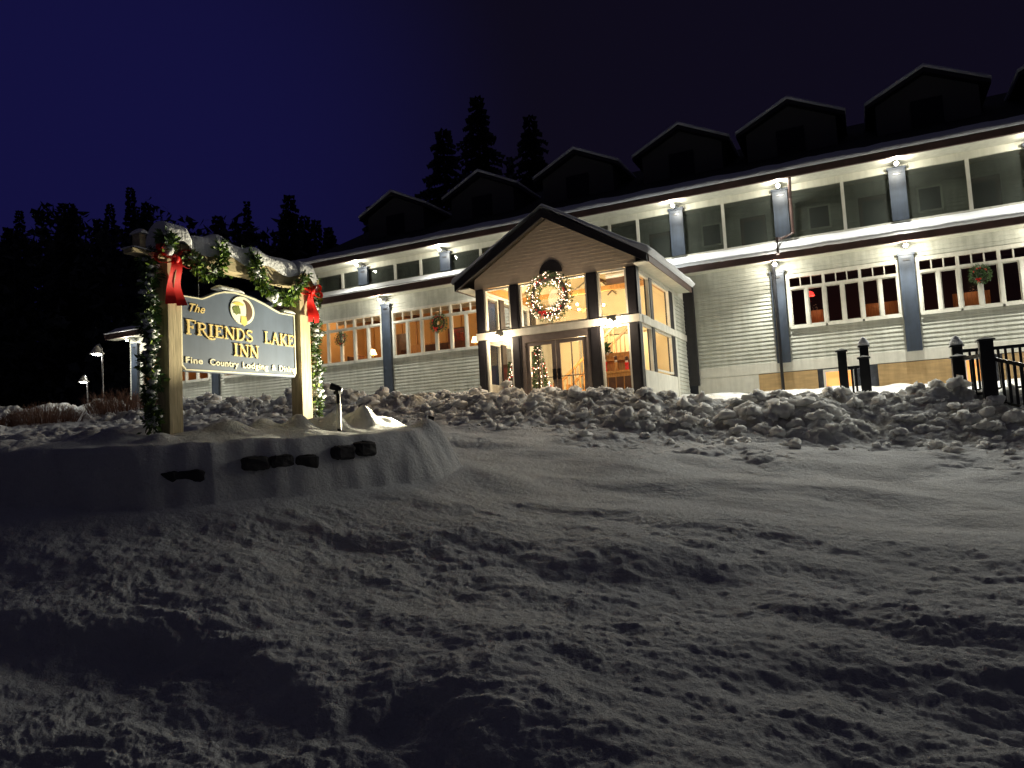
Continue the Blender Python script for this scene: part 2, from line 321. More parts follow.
def make_ground():
    dense = np.radians(np.arange(-39, 39.001, 0.088)); out = np.radians(np.concatenate([np.linspace(39.8, 60, 40), np.linspace(62, 298, 90), np.linspace(300, 320.2, 40)]))
    A = np.concatenate([dense, out])
    Rr = np.concatenate([np.linspace(0.9, 2.4, 40)[:-1], np.geomspace(2.4, 6, 240)[:-1], np.linspace(6, 14, 270)[:-1], np.linspace(14, 21.5, 260)[:-1], np.linspace(21.5, 36, 70)[:-1], np.geomspace(36, 900, 40)])
    a, r = np.meshgrid(A, Rr, indexing='ij')
    X = r*(-np.sin(YAW-a)); Y = r*np.cos(YAW-a)
    Z = np.zeros_like(X)
    for i in range(0, X.shape[0], 60): Z[i:i+60] = height(X[i:i+60], Y[i:i+60])
    na, nr = X.shape; V = np.stack([X, Y, Z], -1).reshape(-1, 3)
    V = np.vstack([V, [[0, 0, hz(0, 0)]]])
    i = np.arange(na)[:, None]; j = np.arange(nr-1)[None, :]; i2 = (i+1) % na
    q = np.stack([i*nr+j, i*nr+j+1, i2*nr+j+1, i2*nr+j], -1).reshape(-1, 4)
    c = len(V)-1; t = [(c, k*nr, ((k+1) % na)*nr) for k in range(na)]
    me = bpy.data.meshes.new('snow_ground'); nv = len(V); nq = len(q); ntt = len(t)
    me.vertices.add(nv); me.vertices.foreach_set('co', V.ravel())
    loops = np.concatenate([q.ravel(), np.array(t).ravel()]); me.loops.add(len(loops)); me.loops.foreach_set('vertex_index', loops)
    me.polygons.add(nq+ntt); me.polygons.foreach_set('loop_start', np.concatenate([np.arange(nq)*4, nq*4+np.arange(ntt)*3]))
    me.polygons.foreach_set('use_smooth', np.ones(nq+ntt, bool)); me.update(calc_edges=True); me.validate()
    m = bpy.data.materials.new('snow_field'); m.use_nodes = True; tn = m.node_tree; b = tn.nodes['Principled BSDF']
    b.inputs['Roughness'].default_value = 0.8; b.inputs['Specular IOR Level'].default_value = 0.15
    tcn = tn.nodes.new('ShaderNodeTexCoord')
    def noise(sc, det, rough=.6):
        n = tn.nodes.new('ShaderNodeTexNoise'); n.inputs['Scale'].default_value = sc; n.inputs['Detail'].default_value = det; n.inputs['Roughness'].default_value = rough
        tn.links.new(tcn.outputs['Object'], n.inputs['Vector']); return n
    n1 = noise(1.4, 8); ramp = tn.nodes.new('ShaderNodeValToRGB'); ramp.color_ramp.elements[0].position = .3; ramp.color_ramp.elements[1].position = .7
    ramp.color_ramp.elements[0].color = (0.74, 0.745, 0.75, 1); ramp.color_ramp.elements[1].color = (0.86, 0.87, 0.89, 1)
    tn.links.new(n1.outputs['Fac'], ramp.inputs['Fac'])
    # gritty, sandy dirt caught in the ploughed bank (its own shape, along the bank)
    sep = tn.nodes.new('ShaderNodeSeparateXYZ'); tn.links.new(tcn.outputs['Object'], sep.inputs[0])
    mr_ = tn.nodes.new('ShaderNodeMapRange'); mr_.interpolation_type = 'SMOOTHSTEP'; mr_.inputs['From Min'].default_value = 14.2; mr_.inputs['From Max'].default_value = 15.6
    tn.links.new(sep.outputs['Y'], mr_.inputs['Value'])
    n2 = noise(2.2, 9, .7); r2 = tn.nodes.new('ShaderNodeValToRGB'); r2.color_ramp.elements[0].position = .42; r2.color_ramp.elements[1].position = .62
    tn.links.new(n2.outputs['Fac'], r2.inputs['Fac'])
    mu = tn.nodes.new('ShaderNodeMath'); mu.operation = 'MULTIPLY'; tn.links.new(mr_.outputs['Result'], mu.inputs[0]); tn.links.new(r2.outputs['Color'], mu.inputs[1])
    mm = tn.nodes.new('ShaderNodeMix'); mm.data_type = 'RGBA'; mm.inputs['B'].default_value = (0.56, 0.53, 0.46, 1)
    tn.links.new(mu.outputs[0], mm.inputs['Factor']); tn.links.new(ramp.outputs['Color'], mm.inputs['A']); tn.links.new(mm.outputs['Result'], b.inputs['Base Color'])
    sc_ = tn.nodes.new('ShaderNodeMath'); sc_.operation = 'MULTIPLY'; sc_.inputs[1].default_value = .55; tn.links.new(mr_.outputs['Result'], sc_.inputs[0]); tn.links.new(sc_.outputs[0], b.inputs['Subsurface Weight'])
    b.inputs['Subsurface Scale'].default_value = .10; b.inputs['Subsurface Radius'].default_value = (1, .97, .92)
    b1 = tn.nodes.new('ShaderNodeBump'); b1.inputs['Distance'].default_value = 0.055; b1.inputs['Strength'].default_value = .9
    tn.links.new(noise(19, 7, .7).outputs['Fac'], b1.inputs['Height'])
    b2 = tn.nodes.new('ShaderNodeBump'); b2.inputs['Distance'].default_value = 0.012; b2.inputs['Strength'].default_value = .8
    tn.links.new(noise(110, 4, .6).outputs['Fac'], b2.inputs['Height']); tn.links.new(b1.outputs['Normal'], b2.inputs['Normal']); tn.links.new(b2.outputs['Normal'], b.inputs['Normal'])
    me.materials.append(m)
    o = bpy.data.objects.new('snow_ground', me); COL.objects.link(o); o['kind'] = 'structure'
    return o
make_ground()

# loose frozen chunks thrown up along the ploughed bank: uncountable
def chunks():
    r = random.Random(3); m = mb(); m.smooth = True
    for k in range(1900):
        x = r.uniform(-24, 5) if k % 3 else r.uniform(-10, 4); cy = float(crest_y(np.array([x]))[0]); y = cy+r.triangular(-3.4, 1.2, -.6)
        s = 0.015+0.17*r.random()**3.4
        if y < cy-2: s *= .7
        m.blob((x, y, hz(x, y)+s*.25), s, (r.uniform(.8, 1.4), r.uniform(.8, 1.4), r.uniform(.5, .9)), .42, 8, 6, r)
    o = m.build('snow_chunks', 'chunk'); o['kind'] = 'stuff'; o['label'] = 'loose frozen snow chunks thrown along the ploughed bank'; o['category'] = 'snow chunks'
chunks()

# hills far behind
def hills():
    m = mb(); n = 160; m.smooth = True
    for k in range(n+1):
        a = math.radians(-75+150*k/n); d = 150; x = -math.sin(YAW-a)*d; y = math.cos(YAW-a)*d
        h = 12+10*float(fbm(np.array([a*3.0]), np.array([.3]), 4, 5)[0])
        m.v += [(x*.8, y*.8, 0), (x*.95, y*.95, h*.7), (x*1.1, y*1.1, h), (x*1.8, y*1.8, 0)]
    for k in range(n):
        for j in range(3): m.f.append((k*4+j, (k+1)*4+j, (k+1)*4+j+1, k*4+j+1)); m.m.append(0); m.sm.append(True)
    m.build('hills', 'fir', kind='structure')
hills()

# ------------------------------------------------------------------ the inn
inn = thing('inn', 'long two storey inn with cream clapboards, blue grey pilasters and a row of dormers', 'hotel', (-8, 24.4, 1.2))
FY = 24.4
def siding(m, x0, x1, z0, z1, Y=FY, axis='x', c=0.125, z00=0.0, sgn=-1):
    """slanted boards; axis x: wall along X facing -Y. axis y: wall along Y at X=Y arg facing sgn*X"""
    k = math.floor((z0-z00)/c)
    while z00+k*c < z1-1e-4:
        a = max(z0, z00+k*c); b = min(z1, z00+(k+1)*c); k += 1
        if b-a < .004: continue
        o0 = .028; o1 = .003
        if axis == 'x': P = [(x0, Y-o0, a), (x1, Y-o0, a), (x1, Y-o1, b), (x0, Y-o1, b), (x0, Y, a), (x1, Y, a)]
        else: P = [(Y+sgn*o0, x0, a), (Y+sgn*o0, x1, a), (Y+sgn*o1, x1, b), (Y+sgn*o1, x0, b), (Y, x0, a), (Y, x1, a)]
        m.add(P, [(0, 1, 2, 3), (4, 5, 1, 0)])
def wallseg(m, x0, x1, z0, z1, Y=FY, t=.15):
    m.box(x0, x1, Y+.001, Y+t, z0, z1); siding(m, x0, x1, z0, z1, Y)
def with_holes(m, x0, x1, z0, z1, holes, Y=FY):
    xs = x0
    for (a, b, c, d) in sorted(holes):
        if a > xs: wallseg(m, xs, a, z0, z1, Y)
        if c > z0: wallseg(m, a, b, z0, c, Y)
        if d < z1: wallseg(m, a, b, d, z1, Y)
        xs = b
    if xs < x1: wallseg(m, xs, x1, z0, z1, Y)
XL, XM, XR = -32.2, -7.6, 12.4
LB = [(-31.3, -26.9), (-25.95, -21.95), (-21.35, -17.28), (-16.72, -12.75)]
RB = [(-1.9, 1.14), (1.66, 4.66), (5.2, 8.2), (8.7, 11.7)]
LZ, RZ = (3.62, 5.42), (3.07, 4.65)
m = mb(); with_holes(m, XL, XM, 1.9, 6.3, [(a, b, *LZ) for a, b in LB]+[(-8.9, -7.6, 1.9, 3.5)])
m.box(XL, XL+.15, FY+.16, 34, 1.9, 6.3); siding(m, FY, 34, 1.9, 6.3, XL, 'y', sgn=-1)
m.build('lower_wall', 'siding', inn)['label'] = 'clapboard wall of the ground floor beside the porch nearest the sign'
m = mb(); with_holes(m, XM, XR, 2.05, 5.4, [(a, b, *RZ) for a, b in RB]+[(-7.6, -6.4, 2.05, 3.5)])
m.box(XR-.15, XR, FY+.16, 34, .9, 7.8); siding(m, FY, 34, 2.05, 7.8, XR, 'y', sgn=1)
m.build('lower_wall', 'siding', inn)['label'] = 'clapboard wall of the ground floor on the plywood side of the porch'
m = mb(); m.box(-4.9, XR, FY-.035, FY+.1, 1.72, 2.05); m.build('base_board', 'white', inn); m = mb(); m.box(-4.9, -3.0, FY-.03, FY+.028, .8, 1.715); m.build('skirting', 'white', inn)
m = mb(); m.box(XM, XR, FY+.03, FY+.3, -.5, 1.72); m.box(XL, XM, FY+.03, FY+.3, .5, 1.9); m.build('foundation', 'found', inn)
for a, b, z in [(-3.0, -1.28, 1.08), (0.38, 2.36, 1.0), (3.5, 5.4, .98)]:
    m = mb(); m.box(a, b, FY-.03, FY+.028, z, 1.70); o = m.build('plywood_panel', 'ply', inn)
for a, b in [(-1.12, -.28), (2.55, 3.3)]:
    m = mb()
    for q in [(a, a+.07, 1.0, 1.6), (b-.07, b, 1.0, 1.6), (a, b, 1.6, 1.68)]: m.box(q[0], q[1], FY-.04, FY+.029, q[2], q[3])
    f = m.build('basement_window', 'white', inn); m = mb(); m.box(a+.07, b-.07, FY-.005, FY+.029, 1.0, 1.6); m.build('lit_pane', 'litwin', f)

# pilasters
def pilaster(x, z0, z1, wd=.40, mt='pil'):
    m = mb(); m.box(x-wd/2, x+wd/2, FY-.13, FY-.036, z0, z1); m.box(x-wd/2-.035, x+wd/2+.035, FY-.16, FY-.023, z1, z1+.07)
    o = m.build('pilaster', mt, inn); m = mb(); m.box(x-wd/2, x-wd/2+.045, FY-.143, FY-.1305, z0, z1-.003); m.box(x+wd/2-.045, x+wd/2, FY-.143, FY-.1305, z0, z1-.003)
    m.box(x-wd/2+.046, x+wd/2-.046, FY-.143, FY-.1305, z1-.10, z1-.003); m.build('edge_trim', mt, o)
    m = mb(); m.box(x-.09, x+.09, FY-.148, FY-.1305, z1-.17, z1-.12); m.build('vent_slot', 'black', o)
LPX = [-31.75, -26.42, -21.65, -17.0, -12.3]; RPX = [-2.2, 1.38, 4.93, 8.45, 12.0]; ULX = [-18.03, -14.14, -10.3]; URX = [-5.2, -1.92, 1.35, 4.72, 8.3, 11.9]
for x in LPX: pilaster(x, 2.0, 5.72)
for x in RPX: pilaster(x, 2.0, 4.82)
pilaster(-5.0, 1.5, 4.75, .34, 'dark')  # darker coat stands in for this pilaster being unlit
for x in ULX: pilaster(x, 6.72, 7.38, .44)
for x in URX: pilaster(x, 5.88, 7.40, .44)

# window units (two casements with a three light transom)
def window(x0, x1, z0, z1, dark=False):
    f = .04; tz = z1-(z1-z0)*.225; m = mb(); A, B = FY-.06, FY+.06
    m.box(x0, x0+f, A, B, z0, z1); m.box(x1-f, x1, A, B, z0, z1); m.box(x0+f, x1-f, A, B, z0, z0+f); m.box(x0+f, x1-f, A, B, z1-f, z1)
    m.box(x0+f, x1-f, A+.002, B-.002, tz-.04, tz+.04); xm = (x0+x1)/2; m.box(xm-.04, xm+.04, A+.004, B-.004, z0+f, tz-.04)
    for k in (1, 2): xx = x0+f+(x1-x0-2*f)*k/3; m.box(xx-.016, xx+.016, A+.02, B-.02, tz+.04, z1-f)
    for a, b in ((x0+f, xm-.04), (xm+.04, x1-f)):
        s = .03; m.box(a, a+s, A+.025, B-.025, z0+f, tz-.04); m.box(b-s, b, A+.025, B-.025, z0+f, tz-.04); m.box(a+s, b-s, A+.025, B-.025, z0+f, z0+f+s); m.box(a+s, b-s, A+.025, B-.025, tz-.04-s, tz-.04)
    o = m.build('window', 'white', inn)
    m = mb(); m.box(x0+f, x1-f, FY+.02, FY+.026, z0+f, z1-f); m.build('pane', 'glass', o)
    m = mb(); m.box(x0-.03, x1+.03, FY-.085, FY-.061, z0-.05, z0+.01); m.build('sill', 'white', o)
for i, (a, b) in enumerate(LB):
    for k in range(3): window(a+(b-a)*k/3, a+(b-a)*(k+1)/3, *LZ)
    m = mb(); m.box(a-.07, a-.001, FY-.05, FY-.023, LZ[0], LZ[1]+.07); m.box(b+.001, b+.07, FY-.05, FY-.023, LZ[0], LZ[1]+.07); m.box(a, b, FY-.05, FY-.023, LZ[1]+.001, LZ[1]+.07); m.build('window_casing', 'white', inn)
for i, (a, b) in enumerate(RB):
    for k in range(3): window(a+(b-a)*k/3, a+(b-a)*(k+1)/3, *RZ)
    m = mb(); m.box(a-.07, a-.001, FY-.05, FY-.023, RZ[0], RZ[1]+.07); m.box(b+.001, b+.07, FY-.05, FY-.023, RZ[0], RZ[1]+.07); m.box(a, b, FY-.05, FY-.023, RZ[1]+.001, RZ[1]+.07); m.build('window_casing', 'white', inn)

# upper storey: frieze, screened gallery, back wall
UL0 = -20.9
m = mb(); m.box(UL0, XR, FY-.02, FY+.15, 7.36, 7.80); m.build('frieze', 'soffit', inn)
m = mb(); m.box(UL0, XM, FY, FY+.15, 6.30, 6.72); m.box(XM, XR, FY, FY+.15, 5.4, 5.80); m.box(UL0, UL0+.15, FY+.16, 34, 6.3, 7.8); m.build('upper_wall', 'siding', inn)
def mull(x, z0, z1): m = mb(); m.box(x-.045, x+.045, FY-.03, FY+.05, z0, z1); m.build('mullion', 'white', inn)
lx = [UL0, -19.2, -18.03, -16.58, -15.37, -14.14, -12.7, -11.4, -10.3, -9, XM]
rx = [XM, -6.6, -5.2, -3.75, -1.92, -.18, 1.35, 3.1, 4.72, 6.5, 8.3, 10.1, 11.9, XR]
for xs, z0 in ((lx, 6.72), (rx, 5.80)):
    for i in range(len(xs)-1):
        a, b = xs[i], xs[i+1]
        if xs[i] not in ULX+URX: mull(xs[i]+.045, z0, 7.36)
        m = mb(); m.box(a+.05, b-.01, FY+.06, FY+.064, z0, 7.36); m.build('screen', 'screen', inn)
m = mb(); m.box(XM, XR, FY-.05, FY+.16, 5.80, 5.87); m.build('gallery_rail', 'white', inn)
BY = 26.2
m = mb(); m.box(UL0, XR, BY, BY+.1, 5.6, 7.8); siding(m, UL0, XR, 5.6, 7.8, BY); m.build('gallery_back_wall', 'siding', inn)
m = mb(); m.box(UL0, XR, FY+.16, BY-.03, 7.72, 7.79); m.build('gallery_ceiling', 'soffit', inn)
m = mb(); m.box(XM, XR, FY+.16, BY-.03, 5.30, 5.42); m.box(UL0, XM-.01, FY+.16, BY-.03, 6.2, 6.35); m.build('gallery_floor', 'oak', inn)
for x in (-6.2, -3.0, 0.7, 3.75, 7.4, 10.6):
    m = mb(); m.box(x-.42, x+.42, BY-.07, BY-.023, 5.42, 7.25); d = m.build('gallery_door', 'walnut', inn)
    m = mb(); m.box(x-.3, x+.3, BY-.08, BY-.0705, 6.2, 7.1); m.build('door_glass', 'black', d)
for x in (-19.9, -17.2, -13.3, -4.4, -.9, 2.3, 5.9):
    m = mb(); m.box(x-.35, x+.35, BY-.07, BY-.023, 6.45, 7.25); d = m.build('gallery_window', 'white', inn); m = mb(); m.box(x-.29, x+.29, BY-.08, BY-.0705, 6.51, 7.19); m.build('dark_pane', 'black', d)

# eaves
def eave(x0, x1, y0, ztop, zbot, zwall, name, snow_t, roof_y=FY):
    m = mb(); m.box(x0, x1, y0-.10, y0, zbot, ztop); m.build(name+'_fascia', 'fascia', inn)
    m = mb(); m.box(x0, x1, y0, FY-.024, zbot+.01, zbot+.05); m.build(name+'_soffit', 'soffit', inn)
    if snow_t:
        m = mb(); m.smooth = True; n = max(8, int((x1-x0)/.12)); r = []
        for i in range(n+1):
            x = x0+(x1-x0)*i/n; e = .02*float(vn(np.array([x*2.1]), np.array([ztop]), 4)[0])+.012*float(vn(np.array([x*7]), np.array([ztop]), 9)[0]); t = snow_t+e
            m.v += [(x, y0-.10+e, ztop-.02), (x, y0-.17-e, ztop+t*.35), (x, y0-.12, ztop+t*.85), (x, y0, ztop+t*1.15), (x, FY-.03, zwall+t*.25)]
        for i in range(n):
            for j in range(4): m.f.append((i*5+j, (i+1)*5+j, (i+1)*5+j+1, i*5+j+1)); m.m.append(0); m.sm.append(True)
        m.build(name+'_snow', 'snow', inn)
    m = mb(); m.add([(x0, y0, ztop-.02), (x1, y0, ztop-.02), (x1, FY, zwall-.03), (x0, FY, zwall-.03)], [(0, 1, 2, 3)]); m.build(name+'_roof', 'shingle', inn)
eave(-33.2, XM, 23.85, 6.33, 6.06, 6.68, 'lower_eave', .05)
eave(XM+.005, XR+.5, 23.85, 5.35, 5.13, 5.78, 'lower_eave', .16)
m = mb(); m.box(UL0-.4, XR+.5, 23.50, 23.6, 7.55, 7.74); m.build('top_fascia', 'fascia', inn)
m = mb(); m.box(UL0-.4, XR+.5, 23.6, FY-.024, 7.57, 7.61); m.build('top_soffit', 'soffit', inn)
# main roof and its snow edge
m = mb(); x0, x1 = UL0-.4, XR+.5
m.add([(x0, 23.55, 7.76), (x1, 23.55, 7.76), (x1, 30.5, 11.3), (x0, 30.5, 11.3), (x1, 37, 7.9), (x0, 37, 7.9)], [(0, 1, 2, 3), (3, 2, 4, 5)])
m.add([(x0+.4, 24.4, 7.8), (x0+.4, 34, 7.8), (x0+.4, 30.5, 11.2)], [(0, 1, 2)]); m.add([(x1-.5, 24.4, 7.8), (x1-.5, 34, 7.8), (x1-.5, 30.5, 11.2)], [(0, 1, 2)])
m.build('main_roof', 'shingle', inn)
m = mb(); m.smooth = True; n = 300
for i in range(n+1):
    x = x0+(x1-x0)*i/n; e = .03*float(fbm(np.array([x*1.2]), np.array([3.3]), 3, 7)[0])
    m.v += [(x, 23.46, 7.745), (x, 23.42, 7.83+e), (x, 23.52, 7.91+e), (x, 24.1, 8.22+e), (x, 24.3, 8.14)]
for i in range(n):
    for j in range(4): m.f.append((i*5+j, (i+1)*5+j, (i+1)*5+j+1, i*5+j+1)); m.m.append(0); m.sm.append(True)
m.build('roof_snow', 'snow', inn)
# low roof over the far single storey end
m = mb(); m.add([(-33.2, 23.85, 6.34), (UL0, 23.85, 6.34), (UL0, 30, 9.0), (-33.2, 30, 9.0), (-33.2, 36, 6.3), (UL0, 36, 6.3)], [(0, 1, 2, 3), (3, 2, 5, 4)])
m.add([(XL, 24.4, 6.3), (XL, 34, 6.3), (XL, 30, 8.8)], [(0, 1, 2)]); m.build('end_roof', 'shingle', inn)
# dormers
for cx in (-17.9, -13.6, -9.4, -5.35, -1.6, 2.5, 6.7, 10.6):
    DY = 26.6; hw = 1.45; ze = 10.3; zr = 11.0
    m = mb(); m.add([(cx-hw, DY, 9.2), (cx+hw, DY, 9.2), (cx+hw, DY, ze), (cx, DY, zr), (cx-hw, DY, ze), (cx-hw, 29.5, ze), (cx+hw, 29.5, ze), (cx, 30.2, zr)], [(0, 1, 2, 3, 4), (0, 4, 5), (1, 6, 2)])
    d = m.build('dormer', 'dormer', inn)
    m = mb(); e = .25
    for s in (-1, 1):
        a = (cx+s*(hw+.3), ze-.12); b = (cx, zr+.02)
        m.add([(a[0], DY-e, a[1]), (b[0], DY-e, b[1]), (b[0], 30.6, b[1]), (a[0], 30.0, a[1]), (a[0], DY-e, a[1]+.12), (b[0], DY-e, b[1]+.14), (b[0], 30.6, b[1]+.14), (a[0], 30.0, a[1]+.12)],
              [(0, 1, 2, 3), (4, 7, 6, 5), (0, 4, 5, 1), (3, 7, 4, 0)])
    m.build('dormer_roof', 'dark', d)
    m = mb(); m.smooth = True
    for s in (-1, 1):
        a = (cx+s*(hw+.32), ze+.01); b = (cx, zr+.17)
        m.add([(a[0], DY-e-.02, a[1]), (b[0], DY-e-.02, b[1]), (b[0], 30.6, b[1]), (a[0], 30.0, a[1]), (a[0], DY-e-.02, a[1]+.09), (b[0], DY-e-.02, b[1]+.11), (b[0], 30.6, b[1]+.11), (a[0], 30.0, a[1]+.09)],
              [(0, 1, 2, 3), (4, 7, 6, 5), (0, 4, 5, 1), (3, 7, 4, 0)])
    m.build('dormer_snow', 'snow', d)
    m = mb(); m.box(cx-.45, cx+.45, DY-.05, DY-.005, 9.35, 10.2); m.build('dormer_window', 'black', d)
# downspouts
m = mb(); m.tube([(-1.55, 23.6, 7.55), (-1.62, 24.2, 7.1), (-1.62, 24.25, 6.0), (-2.0, 24.2, 5.85), (-2.05, 23.6, 5.75), (-2.05, 23.55, 5.25)], .05, 8); m.build('downspout', 'fascia', inn)
m = mb(); m.tube([(-2.25, 23.9, 5.2), (-2.28, 24.15, 4.75), (-2.28, 24.15, 1.0)], .05, 8); m.build('downspout', 'black', inn)

# ---- rooms behind the windows
def room(x0, x1, y1, z0, z1, mt, floor='floorwood', name='room'):
    m = mb(); m.box(x0, x1, y1, y1+.1, z0, z1); m.box(x0-.1, x0, FY+.16, y1, z0, z1); m.box(x1, x1+.1, FY+.16, y1, z0, z1); m.box(x0, x1, FY+.16, y1, z1-.06, z1)
    m.build(name+'_walls', mt, inn); m = mb(); m.box(x0, x1, FY+.16, y1, z0-.05, z0); m.build(name+'_floor', floor, inn)
room(-32, -22, 28.5, 2.95, 6.1, 'room', name='far_room'); room(-21.6, -10.2, 29.0, 2.95, 6.1, 'room', name='dining_room')
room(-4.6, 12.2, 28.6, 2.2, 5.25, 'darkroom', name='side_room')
m = mb()
for i in range(14):
    x = -21+i*.8; m.box(x-.03, x+.03, 28.94, 28.99, 2.6, 6.0)
m.box(-21.5, -10.3, 28.93, 28.99, 3.0, 4.75); m.build('wall_panelling', 'oak', inn)
for x in (-19.6, -14.6, -11.2): P0 = mb(); P0.box(x-.5, x+.5, 28.88, 28.929, 2.96, 5.35); P0.build('inner_doorway', 'walnut', inn)
for x in (-20.6, -18.3, -16.0, -13.7, -11.4): P0 = mb(); P0.box(x-.09, x+.09, FY+.2, 28.9, 5.85, 6.03); P0.build('ceiling_joist', 'walnut', inn)

# ---- entrance porch
PY = 18.8; PX0, PX1 = -9.98, -5.17; PF = 0.75
def P(name, mt, f, parent=inn):
    m = mb(); f(m); return m.build(name, mt, parent)
posts = [(-9.98, -9.73), (-8.88, -8.62), (-6.57, -6.28), (-5.45, -5.17)]
for a, b in posts:
    for z0, z1 in ((PF, 2.965), (3.175, 4.46)):
        P('porch_post', 'dark', lambda m: (m.box(a, b, PY-.02, PY+.22, z0, z1), m.box(a+.05, b-.05, PY-.035, PY-.0205, z0+.05, z1-.05)))
P('porch_belt', 'white', lambda m: (m.box(PX0-.02, PX1+.02, PY-.06, PY+.24, 2.97, 3.17), m.box(PX1-.1, PX1+.04, PY+.245, 24.3, 2.97, 3.17), m.box(PX0-.04, PX0+.1, PY+.245, 24.3, 2.97, 3.17)))
def porch_win(x0, x1, z0, z1, mt='white'):
    m = mb(); s = .05
    m.box(x0, x0+s, PY+.02, PY+.14, z0, z1); m.box(x1-s, x1, PY+.02, PY+.14, z0, z1); m.box(x0+s, x1-s, PY+.02, PY+.14, z0, z0+s); m.box(x0+s, x1-s, PY+.02, PY+.14, z1-s, z1)
    o = m.build('porch_window', mt, inn); m = mb(); m.box(x0+s, x1-s, PY+.08, PY+.086, z0+s, z1-s); m.build('pane', 'glass', o)
for a, b in ((-9.72, -8.89), (-8.61, -6.58), (-6.27, -5.46)): porch_win(a, b, 3.18, 4.45)
for a, b in ((-9.72, -8.89), (-6.27, -5.46)): porch_win(a, b, 1.0, 2.96)
for q in ((-9.72, -8.89, PY+.01, PY+.2, PF, .995), (-6.27, -5.46, PY+.01, PY+.2, PF, .995), (PX1-.14, PX1, PY+.25, 24.3, .9, 1.72), (PX0, PX0+.14, PY+.25, 24.3, .9, 1.72)): P('porch_base', 'white', lambda m: m.box(*q))
P('door_frame', 'doorpaint', lambda m: (m.box(-8.61, -8.50, PY, PY+.16, PF, 2.965), m.box(-6.68, -6.58, PY, PY+.16, PF, 2.965), m.box(-8.50, -6.68, PY, PY+.16, 2.76, 2.965)))
for a, b, hx in ((-8.49, -7.60, -7.66), (-7.58, -6.69, -7.52)):
    m = mb(); s = .11; A, B = PY+.03, PY+.08
    m.box(a, a+s, A, B, PF+.02, 2.75); m.box(b-s, b, A, B, PF+.02, 2.75); m.box(a+s, b-s, A, B, PF+.02, PF+.3); m.box(a+s, b-s, A, B, 2.65, 2.75)
    d = m.build('door', 'doorpaint', inn)
    m = mb(); m.box(a+s, b-s, A+.02, A+.026, PF+.3, 2.65); m.build('pane', 'glass', d)
    m = mb(); m.box((a+b)/2-.012, (a+b)/2+.012, A+.005, B-.005, PF+.3, 2.65); m.box(a+s, b-s, A+.006, B-.006, 1.72, 1.745); m.build('glazing_bars', 'doorpaint', d)
    m = mb(); m.box(hx-.05, hx+.05, A-.03, A-.001, 1.65, 1.95); m.bar((hx, A-.05, 1.7), (hx, A-.05, 1.9), .02); m.build('handle', 'black', d)
# side walls
for X, sg in ((PX1, 1), (PX0, -1)):
    for a, b, z0, z1 in ((19.08, 20.05, 3.18, 4.36), (20.35, 22.35, 3.18, 4.36), (19.08, 20.05, 1.0, 2.96), (20.35, 22.35, 1.78, 2.96)):
        m = mb(); s = .05; xa, xb = X-.10*sg, X-.02*sg; xa, xb = min(xa, xb), max(xa, xb)
        m.box(xa, xb, a, a+s, z0, z1); m.box(xa, xb, b-s, b, z0, z1); m.box(xa, xb, a+s, b-s, z0, z0+s); m.box(xa, xb, a+s, b-s, z1-s, z1)
        o = m.build('porch_side_window', 'white', inn); m = mb(); m.box((xa+xb)/2-.003, (xa+xb)/2+.003, a+s, b-s, z0+s, z1-s); m.build('pane', 'glass', o)
    for a, b in ((20.06, 20.34), (22.36, 22.72)):
        for z0, z1 in ((1.725, 2.965), (3.175, 4.36)): P('porch_side_post', 'dark', lambda m: m.box(min(X, X-.16*sg), max(X, X-.16*sg), a, b, z0, z1))
    P('porch_corner_board', 'white', lambda m: m.box(min(X+.01*sg, X-.15*sg), max(X+.01*sg, X-.15*sg), 22.73, 22.95, .9, 4.36))
    m = mb(); m.box(min(X-.01*sg, X-.12*sg), max(X-.01*sg, X-.12*sg), 22.96, FY, .9, 4.36); siding(m, 22.96, FY-.03, .9, 4.36, X-.01*sg, 'y', sgn=sg); m.build('porch_side_wall', 'siding', inn)
    P('porch_header', 'white', lambda m: m.box(min(X+.0*sg, X-.16*sg), max(X, X-.16*sg), PY+.26, FY-.03, 4.365, 4.62))
# gable
RX, RZ_, EZ = -7.6, 6.34, 4.66; EX = 2.84
m = mb(); hwall = 2.41
def roofz(x): return RZ_-(RZ_-EZ)*abs(x-RX)/EX
c = .10; z = 4.463
m.add([(PX0, PY+.02, 4.463), (PX1, PY+.02, 4.463), (PX1, PY+.02, roofz(PX1)-.15), (RX, PY+.02, RZ_-.15), (PX0, PY+.02, roofz(PX0)-.15)], [(0, 1, 2, 3, 4)])
while z < RZ_-.2:
    def hx(zz): return min(hwall, max(0.01, (RZ_-.16-zz)*EX/(RZ_-EZ)))
    a, b = hx(z), hx(z+c); m.add([(RX-a, PY+.006, z), (RX+a, PY+.006, z), (RX+b, PY+.014, z+c), (RX-b, PY+.014, z+c), (RX-a, PY+.018, z), (RX+a, PY+.018, z)], [(0, 1, 2, 3), (4, 5, 1, 0)]); z += c
m.build('porch_gable', 'porch_siding', inn)
YE = 18.38
